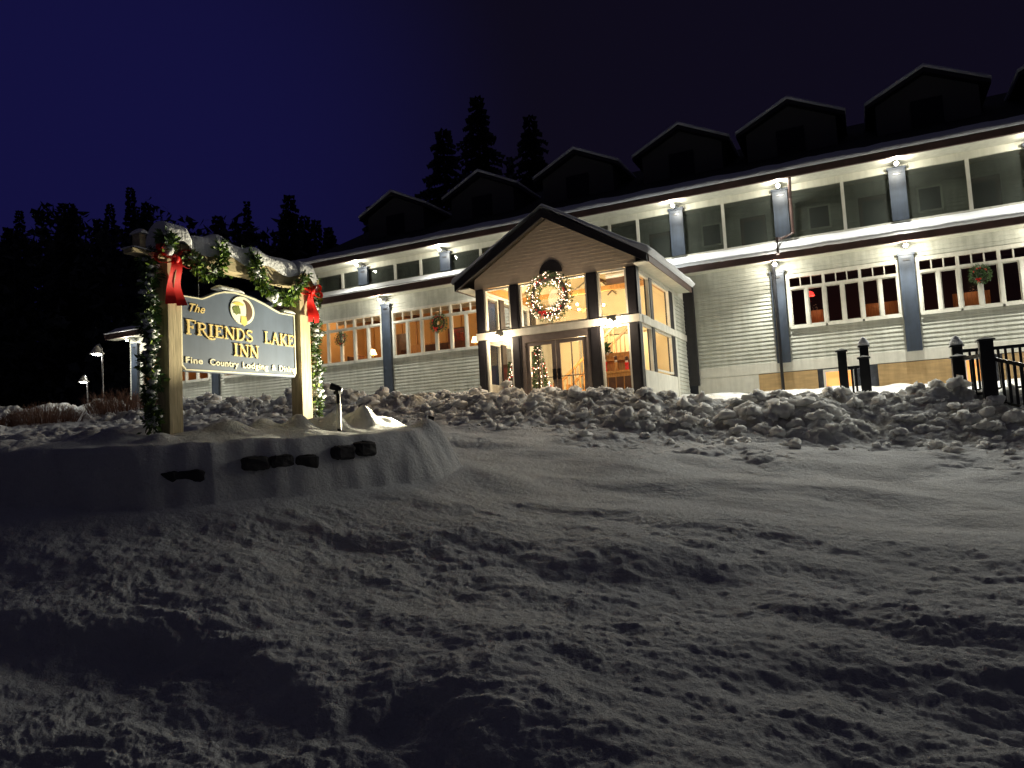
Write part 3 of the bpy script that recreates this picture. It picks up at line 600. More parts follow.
for s in (-1, 1):
    m = mb(); a = (RX+s*EX, EZ); b = (RX, RZ_)
    pts = [(a[0], a[1]-.24), (b[0], b[1]-.24), (b[0], b[1]), (a[0], a[1])]
    m.add([(p[0], YE, p[1]) for p in pts]+[(p[0], YE+.10, p[1]) for p in pts], [(0, 1, 2, 3), (7, 6, 5, 4), (0, 4, 5, 1), (1, 5, 6, 2), (2, 6, 7, 3), (3, 7, 4, 0)])
    m.build('rake_board', 'dark', inn)
    m = mb(); m.add([(a[0], YE+.101, a[1]-.05), (b[0], YE+.101, b[1]-.05), (b[0], 23.72, b[1]-.05), (a[0], 23.72, a[1]-.05), (a[0], YE+.101, a[1]-.002), (b[0], YE+.101, b[1]-.002), (b[0], 23.72, b[1]-.002), (a[0], 23.72, a[1]-.002)],
                   [(0, 1, 2, 3), (4, 7, 6, 5), (0, 4, 5, 1), (3, 7, 4, 0)]); m.build('porch_roof', 'shingle', inn)
    m = mb(); m.box(min(a[0], a[0]+.03*s), max(a[0], a[0]+.03*s), YE+.11, 23.6, 4.44, 4.64); m.build('porch_fascia', 'fascia', inn)
    e0, e1 = sorted((a[0]-.01*s, RX+s*2.43)); m = mb(); m.box(e0, e1, YE+.11, 23.6, 4.46, 4.49); m.build('porch_soffit', 'soffit', inn)
    m = mb(); m.smooth = True; n = 60; K = 9
    for i in range(n+1):
        y = YE-.06+(23.74-YE)*i/n; rr = .5 if i == 0 else (.85 if i == 1 else 1)
        for j in range(K):
            t = j/(K-1); x = a[0]+(b[0]-a[0])*t; zz = a[1]+(b[1]-a[1])*t; th = (.17+.035*float(vn(np.array([y*1.3+s]), np.array([t*3]), 9)[0]))*rr
            if j == 0: m.v.append((a[0]+s*.04, y, a[1]-.04))
            elif j == 1: m.v.append((a[0]+s*.15*rr, y, a[1]+th*.35))
            elif j == 2: m.v.append((a[0]+s*.02, y, a[1]+th*1.0+.05))
            else: t = (j-2)/(K-3); m.v.append((a[0]+(b[0]-a[0])*t, y, a[1]+(b[1]-a[1])*t+th))
    for i in range(n):
        for j in range(K-1): q = (i*K+j, (i+1)*K+j, (i+1)*K+j+1, i*K+j+1); m.f.append(q); m.m.append(0); m.sm.append(True)
    m.f.append(tuple(range(K))+()); m.m.append(0); m.sm.append(False)
    m.build('porch_roof_snow', 'snow', inn)
# half round louvre over the wreath
P('gable_louvre', 'dark', lambda m: m.add([(RX+.02+.34*math.cos(t*math.pi/12), yy, 4.62+.34*math.sin(t*math.pi/12)) for yy in (PY-.05, PY-.006) for t in range(13)],
    [tuple(range(12, -1, -1)), tuple(range(13, 26))]+[(t, t+1, t+14, t+13) for t in range(12)]+[(12, 0, 13, 25)]))
# porch inside
P('porch_floor', 'floorwood', lambda m: m.box(PX0+.15, PX1-.15, PY+.2, 28.8, PF-.1, PF))
P('lobby_wall', 'lobby', lambda m: (m.box(-10.1, -4.7, 27.6, 27.8, PF, 5.0), m.box(-10.15, -10.0, FY+.16, 27.6, PF, 5.0), m.box(-4.85, -4.7, FY+.16, 27.6, PF, 5.0), m.box(-10, -4.86, FY+.16, 27.6, 5.0, 5.1)))
for sg_ in (-1, 1):
    P('vaulted_ceiling', 'lobby', lambda m: m.add([(RX+sg_*2.26, PY+.24, 4.64), (RX, PY+.24, 6.02), (RX, FY-.2, 6.02), (RX+sg_*2.26, FY-.2, 4.64)], [(0, 1, 2, 3)]))
    P('wall_plate', 'oak', lambda m: m.box(min(RX+sg_*2.26, RX+sg_*2.1), max(RX+sg_*2.26, RX+sg_*2.1), PY+.25, FY-.21, 4.44, 4.62))
P('porch_back_wall', 'lobby', lambda m: (m.box(-9.8, -8.9, FY-.15, FY-.03, PF, 4.63), m.box(-6.4, -5.35, FY-.15, FY-.03, PF, 4.63), m.box(-8.899, -6.401, FY-.15, FY-.03, 3.5, 4.63), m.add([(-9.8, FY-.15, 4.631), (-5.4, FY-.15, 4.631), (RX, FY-.15, 6.02)], [(0, 1, 2)])))
for y in (21.4,): P('ceiling_beam', 'oak', lambda m: m.box(PX0+.17, PX1-.17, y, y+.14, 4.46, 4.60))

# stairs inside the porch behind the doors
st = thing('staircase', 'oak staircase with slender balusters seen through the glass doors', 'stairs', (-8.0, 22.5, PF))
for k in range(9):
    m = mb(); m.box(-9.0+k*.24, -9.0+(k+1)*.24, 22.3, 23.4, PF, PF+(k+1)*.2); m.build('step', 'oak', st)
for Y_ in (22.26, 23.42):
    m = mb(); m.bar((-9.0, Y_, PF+1.0), (-6.84, Y_, PF+2.8), .07); m.build('handrail', 'oak', st)
    m = mb(); m.box(-9.12, -9.0, Y_-.06, Y_+.06, PF, PF+1.1); m.build('newel_post', 'oak', st)
    for k in range(14):
        x = -8.94+k*.15; m = mb(); m.box(x-.015, x+.015, Y_-.015, Y_+.015, PF+.15+k*.125, PF+1.02+k*.125); m.build('baluster', 'oak', st)

def tree(loc, h, r, label):
    t = thing('christmas_tree', label, 'christmas tree', loc); rn = random.Random(int(h*100)); m = mb()
    for k in range(1700):
        z = .18*h+rn.random()*.8*h; rr = r*(1-(z-.18*h)/(.82*h))*(.35+.65*rn.random()); a = rn.uniform(0, 6.283)
        m.quadleaf((loc[0]+rr*math.cos(a)*.7, loc[1]+rr*math.sin(a)*.7, loc[2]+z), (math.cos(a), math.sin(a), rn.uniform(-.5, .2)), .12, .03, rn)
    m.build('branches', 'needle', t); m = mb(); m.tube([(loc[0], loc[1], loc[2]), (loc[0], loc[1], loc[2]+h*.9)], .03); m.build('trunk', 'bark', t)
    m = mb()
    for k in range(70):
        z = .2*h+rn.random()*.75*h; rr = r*(1-(z-.18*h)/(.82*h)); a = rn.uniform(0, 6.283); m.blob((loc[0]+rr*math.cos(a), loc[1]+rr*math.sin(a), loc[2]+z), .016, n=5, m=3)
    m.build('string_lights', 'tiny', t, kind='stuff')
    m = mb(); m.smooth = True
    for k in range(22):
        z = .2*h+rn.random()*.7*h; rr = r*(1-(z-.18*h)/(.82*h)); a = rn.uniform(0, 6.283); m.blob((loc[0]+rr*math.cos(a), loc[1]+rr*math.sin(a), loc[2]+z), .035, n=7, m=5, jit=0)
    m.build('baubles', 'red', t)
tree((-9.40, 19.75, PF), 1.65, .33, 'small lit christmas tree behind the narrow glass beside the doors')
tree((-8.72, 20.2, PF), 2.3, .42, 'tall christmas tree with red baubles right behind the glass doors')
# desk with figures
dk = thing('reception_desk', 'carved wooden desk inside the porch behind the front corner glass', 'desk', (-6.45, 20.6, PF))
P('desk_top', 'oak', lambda m: m.box(-7.0, -5.85, 20.3, 20.95, 1.82, 1.88), dk); P('desk_body', 'oak', lambda m: m.box(-6.92, -5.92, 20.36, 20.9, PF, 1.819), dk)
for k in range(4): P('drawer', 'walnut', lambda m: m.box(-6.86+k*.24, -6.66+k*.24, 20.33, 20.359, 1.2, 1.7), dk)
P('letter_rack', 'oak', lambda m: (m.box(-6.9, -6.0, 20.80, 20.84, 1.881, 2.45), m.box(-6.9, -6.0, 20.62, 20.80, 2.2, 2.23), m.box(-6.9, -6.86, 20.62, 20.80, 1.881, 2.45), m.box(-6.04, -6.0, 20.62, 20.80, 1.881, 2.45)), dk)
for k, (x, lb) in enumerate([(-6.75, 'tallest red toy soldier figure at the doors end of the desk'), (-6.42, 'middle small toy soldier figure on the desk'), (-6.1, 'toy soldier figure nearest the corner post on the desk')]):
    f = thing('nutcracker_figure', lb, 'figurine', (x, 20.5, 1.88), 'figures on the desk'); h = .42-.05*k
    P('figure_body', 'red' if k != 1 else 'oak', lambda m: m.lathe((x, 20.5, 1.88), [(.05, 0), (.06, h*.1), (.045, h*.4), (.07, h*.65), (.03, h*.7)], 10), f)
    P('figure_head', 'linen', lambda m: m.blob((x, 20.5, 1.88+h*.8), .045, jit=0), f); P('figure_hat', 'walnut', lambda m: m.lathe((x, 20.5, 1.88+h*.87), [(.045, 0), (.05, .1), (.02, .12)], 10), f)
pf = thing('potted_plant', 'leafy potted plant with pale flowers at the doors end of the desk', 'plant', (-6.85, 20.95, 1.88)); rn = random.Random(8)
P('pot', 'linen', lambda m: m.lathe((-6.98, 20.98, PF), [(.14, 0), (.2, 1.3), (.18, 1.3)], 12), pf)
def _lv(m):
    for k in range(220):
        a = rn.uniform(0, 6.283); q = rn.random(); m.quadleaf((-6.95+.05*math.cos(a), 20.98+.05*math.sin(a), 2.1+.6*q), (math.cos(a), math.sin(a), .5), .28, .09, rn)
P('leaves', 'needle', _lv, pf)
def _fl(m):
    for k in range(14): m.blob((-6.95+rn.uniform(-.22, .22), 20.9+rn.uniform(-.2, .1), 2.3+rn.uniform(0, .6)), .05)
P('flowers', 'linen', _fl, pf)
# crossed skis decoration high on the porch back wall
sk = thing('crossed_skis', 'old wooden skis crossed high on the porch back wall', 'wall decoration', (-7.56, 24.22, 5.2))
for s_ in (-1, 1): P('ski', 'walnut', lambda m: m.bar((-7.56-s_*.40, 24.21-.015*(s_+1), 5.42), (-7.56+s_*.16, 24.21-.015*(s_+1), 4.86), .08, .02), sk)
P('ski_tips', 'walnut', lambda m: m.tube([(-7.56+.62*math.cos(t), 24.19, 5.40+.10*math.sin(t*3)) for t in [i*math.pi/24 for i in range(25)]], .03, 6), sk)
cb = thing('cabinet', 'dark red cabinet behind the narrow glass beside the doors', 'cabinet', (-9.55, 20.3, PF))
P('carcass', 'walnut', lambda m: m.box(-9.8, -9.45, 20.0, 20.5, PF, 2.35), cb); P('cabinet_door', 'paint_red', lambda m: m.box(-9.77, -9.48, 19.98, 19.999, .9, 2.25), cb)
# chandelier
ch = thing('chandelier', 'brass chandelier with a ring of glowing bulbs inside the porch', 'chandelier', (-7.45, 21.2, 3.95))
P('stem', 'brass', lambda m: m.tube([(-7.45, 21.2, 5.9), (-7.45, 21.2, 3.95)], .015), ch)
for k in range(6):
    a = k*math.pi/3+.3; x, y = -7.45+.52*math.cos(a), 21.2+.52*math.sin(a)
    P('arm', 'brass', lambda m: m.tube([(-7.45, 21.2, 3.97), ((x-7.45)/2, (y+21.2)/2, 3.88), (x, y, 3.96)], .012, 6), ch); P('bulb', 'warmbulb', lambda m: m.blob((x, y, 4.01), .04, jit=0), ch)
point('chandelier_light', (-7.45, 21.2, 3.7), 150*IN_W, (1, .80, .52), .12); point('entry_lamp', (-7.6, 21.0, 2.5), 80*IN_W, (1, .72, .38), .12); point('lobby_light', (-7.7, 26.3, 4.3), 90*IN_W, (1, .80, .52), .2)  # the low light near the doors is added fill for the lower porch
point('porch_entry_light', (-9.0, 20.3, 3.7), 45*IN_W, (1, .80, .52), .1)

# ---- dining room things
def table_lamp(x, y, z, label):
    t = thing('table_lamp', label, 'lamp', (x, y, z), 'table lamps in the dining room')
    P('base', 'brass', lambda m: m.lathe((x, y, z), [(.09, 0), (.05, .03), (.03, .2), (.015, .3)], 10), t); P('shade', 'lampshade', lambda m: m.lathe((x, y, z+.26), [(.17, 0), (.09, .22)], 14), t)
    point('table_lamp_light', (x, y-.25, z+.45), 22*IN_W, (1, .62, .28), .1)
def chair(x, y, a, label):
    t = thing('dining_chair', label, 'chair', (x, y, 2.95), 'dining chairs behind the windows'); c, s = math.cos(a), math.sin(a)
    M = Matrix(((c, -s, 0, x), (s, c, 0, y), (0, 0, 1, 2.95), (0, 0, 0, 1)))
    P('seat', 'walnut', lambda m: m.box(-.23, .23, -.23, .23, .43, .48, M), t); P('backrest', 'walnut', lambda m: (m.box(-.23, .23, .19, .23, .7, 1.05, M), m.box(-.23, .23, .19, .23, .52, .6, M)), t)
    for i in (-1, 1):
        for j in (-1, 1): P('leg', 'walnut', lambda m: m.box(i*.2-.02, i*.2+.02, j*.2-.02, j*.2+.02, 0, .43 if j < 0 else 1.05, M), t)
def table(x, y, label):
    t = thing('dining_table', label, 'table', (x, y, 2.95), 'dining tables behind the windows')
    P('table_top', 'linen', lambda m: m.box(x-.6, x+.6, y-.4, y+.4, 3.67, 3.72), t)
    for i in (-1, 1):
        for j in (-1, 1): P('leg', 'walnut', lambda m: m.box(x+i*.5-.03, x+i*.5+.03, y+j*.32-.03, y+j*.32+.03, 2.95, 3.669), t)
for i, (x, w_) in enumerate([(-20.2, 'nearest the inn end'), (-18.5, 'under the first wreath'), (-15.8, 'just past the tall pilaster'), (-13.6, 'nearest the porch')]):
    table(x, 25.35, 'white topped dining table '+w_); chair(x-.9, 25.35, math.pi/2, 'dark dining chair on the sign side of the table '+w_); chair(x+.9, 25.35, -math.pi/2, 'dark dining chair on the porch side of the table '+w_)
table_lamp(-18.5, 25.4, 3.72, 'glowing table lamp between the first wreath and the tall pilaster')
table_lamp(-13.6, 25.4, 3.72, 'glowing table lamp in the window nearest the porch')
sb = thing('sideboard', 'tall dark sideboard with red ornaments behind the second wreath', 'sideboard', (-15.3, 26.4, 2.95))
P('cabinet', 'walnut', lambda m: m.box(-16.6, -14.6, 26.2, 26.7, 2.95, 4.25), sb); P('red_runner', 'paint_red', lambda m: m.box(-15.3, -14.7, 26.22, 26.6, 4.251, 4.6), sb)
for i, (x, z, lb) in enumerate([(-20.0, 4.9, 'landscape picture on the dining wall at the far end'), (-16.4, 5.0, 'red toned picture on the dining wall past the pilaster'), (-12.3, 4.9, 'red toned picture on the dining wall near the porch')]):
    t = thing('wall_picture', lb, 'picture', (x, 28.95, z), 'pictures in the dining room'); P('frame', 'walnut', lambda m: m.box(x-.45, x+.45, 28.86, 28.925, z-.3, z+.3), t); P('canvas', 'paint_red', lambda m: m.box(x-.38, x+.38, 28.85, 28.859, z-.23, z+.23), t)
for x in (-20.3, -16.0, -12.0): point('dining_ceiling_light', (x, 26.6, 5.7), 34*IN_W, (1, .68, .36), .15)
point('far_room_light', (-24, 26.4, 5.2), 30*IN_W, (1, .60, .28), .15); point('far_room_light', (-29, 26.4, 5.2), 20*IN_W, (1, .60, .28), .15)
# side room
rl = thing('red_pendant', 'small red glowing pendant lamp in the first casement past the downspout', 'lamp', (-1.35, 25.4, 4.3))
P('shade', 'redglow', lambda m: m.lathe((-1.35, 25.4, 4.15), [(.14, 0), (.09, .12), (.02, .16)], 12), rl); P('cord', 'black', lambda m: m.tube([(-1.35, 25.4, 4.3), (-1.35, 25.4, 5.18)], .008), rl)
point('red_light', (-1.35, 25.3, 4.0), 6, (1, .05, .03), .06)
point('side_room_light', (.7, 27.4, 3.1), 3*IN_W, (1, .45, .2), .1); point('side_room_light', (2.9, 27.4, 3.2), 3*IN_W, (1, .5, .25), .1); point('side_room_light', (-1.0, 27.0, 3.0), 2*IN_W, (1, .45, .2), .1)
for x, wd_, w_ in ((.65, 1.05, 'booth behind the third casement pair from the downspout'), (-1.28, .42, 'booth behind the second casement from the downspout'), (3.2, 1.0, 'booth under the ribboned window wreath')):
    t = thing('booth', 'oak panelled '+w_, 'bench', (x, 26.8, 2.2)); P('seat', 'walnut', lambda m: m.box(x-wd_/2, x+wd_/2, 26.45, 26.8, 2.6, 2.66), t); P('backrest', 'oak', lambda m: m.box(x-wd_/2, x+wd_/2, 26.8, 26.86, 2.2, 3.88), t)
    point('booth_light', (x, 26.3, 3.9), 4, (1, .5, .25), .1)
# ------------------------------------------------------------------ wreaths
def wreath(name, label, c, R, r, lights=0, nb=900, bow=True, redn=20, norm='y'):
    t = thing(name, label, 'wreath', c); rn = random.Random(int(R*1000)+int(c[0]*10)); m = mb(); c = Vector(c)
    for k in range(nb):
        a = rn.uniform(0, 6.283); b = rn.uniform(0, 6.283); q = r*rn.random()**.5; ra = Vector((math.cos(a), 0, math.sin(a))); p = c+ra*(R+q*math.cos(b))+Vector((0, q*math.sin(b)*.6, 0))
        m.quadleaf(p, ra*math.cos(b)+Vector((0, math.sin(b), 0))+Vector((-ra.z, 0, ra.x))*rn.uniform(-1, 1), .09, .022, rn)
    m.build('greenery', 'needle', t)
    m = mb(); m.tube([c+Vector((R*math.cos(k*math.pi/12), 0, R*math.sin(k*math.pi/12))) for k in range(25)], r*.35, 8); m.build('ring', 'bark', t)
    if lights:
        m = mb()
        for k in range(lights):
            a = rn.uniform(0, 6.283); b = rn.uniform(0, 6.283); q = r*(.75+.3*rn.random()); ra = Vector((math.cos(a), 0, math.sin(a)))
            m.blob(c+ra*(R+q*math.cos(b))+Vector((0, -abs(q*math.sin(b))*.7-.02, 0)), (.011 if k % 6 else .019), n=5, m=4, jit=0)
        m.build('string_lights', 'tiny', t, kind='stuff')
    m = mb(); m.smooth = True
    for k in range(redn):
        a = rn.uniform(0, 6.283); m.blob(c+Vector((R*math.cos(a), -r*.7, R*math.sin(a))), .024, n=6, m=4, jit=0)
    if redn: m.build('berries', 'red', t)
    if bow:
        b0 = c+Vector((-R*.35, -r*.8, -R*.93)); m = mb()
        for s in (-1, 1): m.blob(b0+Vector((s*min(R*.22, .06), 0, .02)), min(R*.22, .06), (1.1, .4, .7)); m.bar(b0, b0+Vector((s*min(R*.2, .05), 0, -min(R*.5, .14))), min(R*.16, .04), .012)
        m.build('bow', 'red', t)
    return t
wreath('lit_wreath', 'big wreath wrapped in glowing string lights on the porch gable', (-7.62, PY-.16, 3.94), .50, .18, 190, 2200)
point('wreath_glow', (-7.62, PY-.5, 4.0), 26, (1, .8, .6), .4)
wreath('window_wreath', 'plain wreath hung on the dining window between the sign and the tall pilaster', (-19.25, FY-.14, 4.62), .21, .08, 0, 350, False, 6)
wreath('window_wreath', 'bushy wreath with red berries on the window nearest the porch', (-14.55, FY-.14, 4.72), .24, .12, 0, 900, True, 14)
wreath('window_wreath', 'red ribboned wreath on the window above the stair railing', (3.16, FY-.14, 3.98), .17, .09, 0, 700, True, 5)

# ------------------------------------------------------------------ flood lamps
def spot(name, loc, aim, W, size, col, blend=.6, r=.05):
    l = bpy.data.lights.new(name, 'SPOT'); l.energy = W; l.spot_size = math.radians(size); l.spot_blend = blend; l.color = col; l.shadow_soft_size = r
    o = bpy.data.objects.new(name, l); COL.objects.link(o); o.location = loc; o.rotation_euler = (Vector(aim)-Vector(loc)).to_track_quat('-Z', 'Y').to_euler()
def flood(x, zt, label, y=FY, W=LAMP_W, col=(1, .95, .80), grp='flood lamps on the pilasters', off=.5, beam=10.5):
    t = thing('flood_lamp', label, 'lamp', (x, y-off, zt), grp)
    P('back_plate', 'galv', lambda m: m.box(x-.07, x+.07, y-.16, y-.145, zt-.02, zt+.12), t) if off > .3 else None
    P('arm', 'galv', lambda m: m.bar((x, y-.14 if off > .3 else y-.02, zt+.06), (x, y-off, zt+.05), .03), t)
    m = mb(); m.smooth = True; m.lathe((x, y-off, zt-.02), [(.085, 0), (.07, .05), (.035, .09)], 14); m.build('hood', 'white', t)
    m = mb(); m.smooth = True; m.blob((x, y-off, zt-.03), .05, (1, 1, .8), 0, 10, 8); m.build('bulb', 'bulb', t)
    # the lamp's own light: a broad pool downwards and a weaker wash up on to the soffit
    point('flood_light', (x, y-off-.12, zt-.06), W, col, .05)
    if off > .3: spot('flood_beam', (x, y-off-.10, zt-.10), (x, y-off-2.3, zt-5.2), W*beam, 140, (.97, .97, .86), 1.0, .06)
ULn = ['upper pilaster nearest the inn end, beside the sign', 'upper pilaster between the inn end and the porch gable', 'upper pilaster hidden behind the porch gable']
for x, n_ in zip(ULX, ULn): flood(x, 7.47, 'flood lamp over the '+n_, W=LAMP_W*.7, beam=2.0)
URn = ['first upper pilaster past the porch gable', 'upper pilaster beside the brown downspout', 'upper pilaster over the wide window pair', 'upper pilaster over the stair railing', 'upper pilaster beyond the stair railing', 'upper pilaster at the building end']
for x, n_ in zip(URX, URn): flood(x, 7.47, 'flood lamp over the '+n_, W=LAMP_W*.6, beam=9.0)
LPn = ['lone pilaster at the far inn end', 'lower pilaster seen under the sign board', 'lower pilaster behind the sign post', 'tall lower pilaster between the two dining windows', 'lower pilaster seen through the porch glass']
for x, n_ in zip(LPX, LPn): flood(x, 5.92, 'flood lamp over the '+n_, W=LAMP_W*.85, beam=9.0 if x < -20 else 7.0)
RPn = ['lower pilaster behind the black downspout', 'lower pilaster between the two wide windows', 'lower pilaster above the stair railing', 'lower pilaster beyond the stair railing', 'lower pilaster at the building corner']
for x, n_ in zip(RPX, RPn): flood(x, 5.04, 'flood lamp over the '+n_)
flood(-9.25, 3.02, 'small warm lamp on the porch belt beside the narrow glass', PY, 70, (1, .80, .55), 'lamps on the porch belt', .16)
flood(-5.92, 3.06, 'small warm lamp on the porch belt near the front corner', PY, 80, (1, .80, .55), 'lamps on the porch belt', .16)

# ------------------------------------------------------------------ the inn sign
sg = thing('inn_sign', 'carved blue grey inn sign hung between two timber posts in a snowy bed', 'sign', (-7.28, 7.1, .3))
def SP(name, mt, f, parent=sg, bevel=0):
    m = mb(); f(m); return m.build(name, mt, parent, bevel=bevel)
SP('post', 'wood', lambda m: m.box(-7.38, -7.18, 5.93, 6.12, -.2, 2.62), bevel=.008)
SP('post', 'wood', lambda m: m.box(-7.38, -7.18, 8.15, 8.36, -.1, 2.62), bevel=.008)
SP('beam', 'beamwood', lambda m: m.box(-7.35, -7.17, 6.121, 8.149, 2.37, 2.57), bevel=.008)
SP('beam_end', 'beamwood', lambda m: m.box(-7.35, -7.19, 5.50, 5.929, 2.34, 2.39), bevel=.005); SP('upright_block', 'beamwood', lambda m: m.box(-7.33, -7.21, 5.60, 5.68, 2.391, 2.58), bevel=.005); SP('beam_end', 'beamwood', lambda m: m.box(-7.35, -7.19, 8.361, 8.6, 2.37, 2.57), bevel=.005)
# board outline
top = [(6.15, 1.975), (6.47, 1.98), (6.56, 2.02), (6.68, 2.08), (6.83, 2.13), (7.0, 2.15), (7.17, 2.14), (7.35, 2.115), (7.54, 2.07), (7.7, 2.02), (7.83, 1.985), (8.12, 1.985)]
outl = [(6.20, 1.05), (6.15, 1.10)]+top+[(8.12, 1.13), (8.08, 1.08)]
def poly(m, pts, x0, x1):
    n = len(pts); m.add([(x0, p[0], p[1]) for p in pts]+[(x1, p[0], p[1]) for p in pts], [tuple(range(n)), tuple(range(2*n-1, n-1, -1))]+[(i, i+n, (i+1) % n+n, (i+1) % n) for i in range(n)])
outl_cw = outl[::-1]
brd = SP('board', 'board', lambda m: poly(m, outl_cw, -7.30, -7.25))
cy_, cz_ = 7.14, 1.57
def inset(pts, d): return [(cy_+(p[0]-cy_)*(1-d/1.0), cz_+(p[1]-cz_)*(1-d/.5)) for p in pts]
def ring(m, A, B, x0, x1):
    n = len(A); m.add([(x1, *p) for p in A]+[(x1, *p) for p in B]+[(x0, *p) for p in A]+[(x0, *p) for p in B],
        [(i, (i+1) % n, n+(i+1) % n, n+i) for i in range(n)]+[(2*n+i, 2*n+(i+1) % n, (i+1) % n, i) for i in range(n)]+[(n+i, n+(i+1) % n, 3*n+(i+1) % n, 3*n+i) for i in range(n)])
SP('border', 'letterwhite', lambda m: ring(m, inset(outl, .014), inset(outl, .030), -7.252, -7.238), brd)
# hand cut serif letters: strokes in a unit box
def arc(cx, cy, rx, ry, a0, a1, n=10): return [(cx+rx*math.cos(math.radians(a0+(a1-a0)*i/n)), cy+ry*math.sin(math.radians(a0+(a1-a0)*i/n))) for i in range(n+1)]
T, H = .17, .075
G = {
 'F': (.72, [([(.2, 0), (.2, 1)], T), ([(.05, .03), (.38, .03)], H), ([(.05, .965), (.7, .965)], H), ([(.68, 1), (.68, .78)], H), ([(.2, .52), (.5, .52)], H), ([(.5, .62), (.5, .42)], H)]),
 'R': (.86, [([(.2, 0), (.2, 1)], T), ([(.05, .03), (.38, .03)], H), ([(.05, .965), (.45, .965)], H), (arc(.42, .74, .24, .225, 90, -90), .11), ([(.2, .51), (.45, .51)], H), ([(.42, .5), (.6, .25), (.75, .02), (.95, -.16), (1.25, -.2), (1.45, -.12)], .11)]),
 'I': (.42, [([(.2, 0), (.2, 1)], T), ([(.03, .03), (.38, .03)], H), ([(.03, .965), (.38, .965)], H)]),
 'E': (.74, [([(.2, 0), (.2, 1)], T), ([(.05, .035), (.7, .035)], H), ([(.05, .965), (.67, .965)], H), ([(.65, 1), (.65, .78)], H), ([(.68, 0), (.68, .24)], H), ([(.2, .52), (.48, .52)], H), ([(.48, .62), (.48, .42)], H)]),
 'N': (.90, [([(.17, 0), (.17, 1)], H), ([(.78, 0), (.78, 1)], H), ([(.15, 1), (.76, 0)], T), ([(.03, .03), (.32, .03)], H), ([(.03, .965), (.25, .965)], H), ([(.62, .965), (.92, .965)], H)]),
 'D': (.86, [([(.2, 0), (.2, 1)], T), ([(.05, .035), (.4, .035)], H), ([(.05, .965), (.4, .965)], H), (arc(.38, .5, .36, .465, 90, -90, 14), .12)]),
 'S': (.66, [(arc(.33, .74, .22, .22, 25, 260, 10), .11), (arc(.33, .27, .23, .24, 95, -150, 12), .12), ([(.27, .56), (.42, .46)], .15), ([(.54, .98), (.54, .78)], H), ([(.1, .02), (.1, .24)], H)]),
 'L': (.70, [([(.2, 0), (.2, 1)], T), ([(.05, .035), (.66, .035)], H), ([(.05, .965), (.36, .965)], H), ([(.64, 0), (.64, .26)], H)]),
 'A': (.86, [([(.12, 0), (.43, 1)], H), ([(.43, 1), (.74, 0)], T), ([(.25, .36), (.62, .36)], H), ([(0, .03), (.25, .03)], H), ([(.6, .03), (.88, .03)], H)]),
 'K': (.86, [([(.2, 0), (.2, 1)], T), ([(.05, .03), (.36, .03)], H), ([(.05, .965), (.36, .965)], H), ([(.24, .45), (.68, .96)], H), ([(.36, .56), (.74, .02)], T), ([(.55, .965), (.8, .965)], H), ([(.62, .03), (.9, .03)], H)]),
}
def letters(word, y0, y1, z, h, name='letter'):
    tot = sum(G[c][0] for c in word)+.06*(len(word)-1); s = (y1-y0)/tot; y = y0
    for c in word:
        wd, st_ = G[c]; m = mb(); lay = 0
        for pts, tw in st_:
            q = [(y+p[0]*s, z+p[1]*h) for p in pts]; tw_ = tw*(s+h)/2; lay += 1; xf = -7.232+lay*.0004
            L, R_ = [], []
            for i, p in enumerate(q):
                a = q[max(i-1, 0)]; b = q[min(i+1, len(q)-1)]; dx, dy = b[0]-a[0], b[1]-a[1]; l = math.hypot(dx, dy) or 1; nx, ny = -dy/l*tw_/2, dx/l*tw_/2
                L.append((p[0]+nx, p[1]+ny)); R_.append((p[0]-nx, p[1]-ny))
            n = len(q); m.add([(xf, *p) for p in L]+[(xf, *p) for p in R_]+[(-7.249, *p) for p in L]+[(-7.249, *p) for p in R_],
                [(n+i, n+i+1, i+1, i) for i in range(n-1)]+[(i, i+1, 2*n+i+1, 2*n+i) for i in range(n-1)]+[(3*n+i, 3*n+i+1, n+i+1, n+i) for i in range(n-1)]+[(0, 2*n, 3*n, n), (n-1, 2*n-1, 4*n-1, 3*n-1)])
        m.build(name, 'gold', brd); y += (wd+.06)*s
letters('F', 6.225, 6.375, 1.50, .18); letters('RIENDS', 6.385, 7.30, 1.505, .155); letters('LAKE', 7.50, 8.07, 1.515, .16); letters('INN', 6.96, 7.39, 1.30, .16)
def btext(word, y0, y1, z, h, mt, shear=0, bold=.012):
    cu = bpy.data.curves.new('lettering', 'FONT'); cu.body = word; cu.extrude = .04; cu.offset = bold; cu.shear = shear; cu.space_character = 1.08
    o = bpy.data.objects.new('tmp_lettering', cu); COL.objects.link(o); dg = bpy.context.evaluated_depsgraph_get(); me = bpy.data.meshes.new_from_object(o.evaluated_get(dg))
    bpy.data.objects.remove(o); xs = [v.co.x for v in me.vertices]; a, b = min(xs), max(xs); sx = (y1-y0)/(b-a); sy = h/.7
    for v in me.vertices:
        x, y, zz = v.co; v.co = (-7.243+zz*.15, y0+(x-a)*sx, z+y*sy)
    me.materials.clear(); me.materials.append(MT[mt]); p = bpy.data.objects.new('lettering', me); COL.objects.link(p); p.parent = brd
    me.transform(Matrix.Translation(-Vector(sg.location)))
for wd, a, b in (('Fine', 6.22, 6.47), ('Country', 6.58, 7.04), ('Lodging', 7.11, 7.56), ('&', 7.63, 7.71), ('Dining', 7.77, 8.09)): btext(wd, a, b, 1.155, .075, 'letterwhite', 0, .02)
btext('The', 6.29, 6.52, 1.785, .10, 'gold', .35, .005)
def ell(cy, cz, a, b, n=32, t0=0, t1=360): return [(cy+a*math.cos(math.radians(t0+(t1-t0)*i/n)), cz+b*math.sin(math.radians(t0+(t1-t0)*i/n))) for i in range(n)]
oc = (7.13, 1.905)
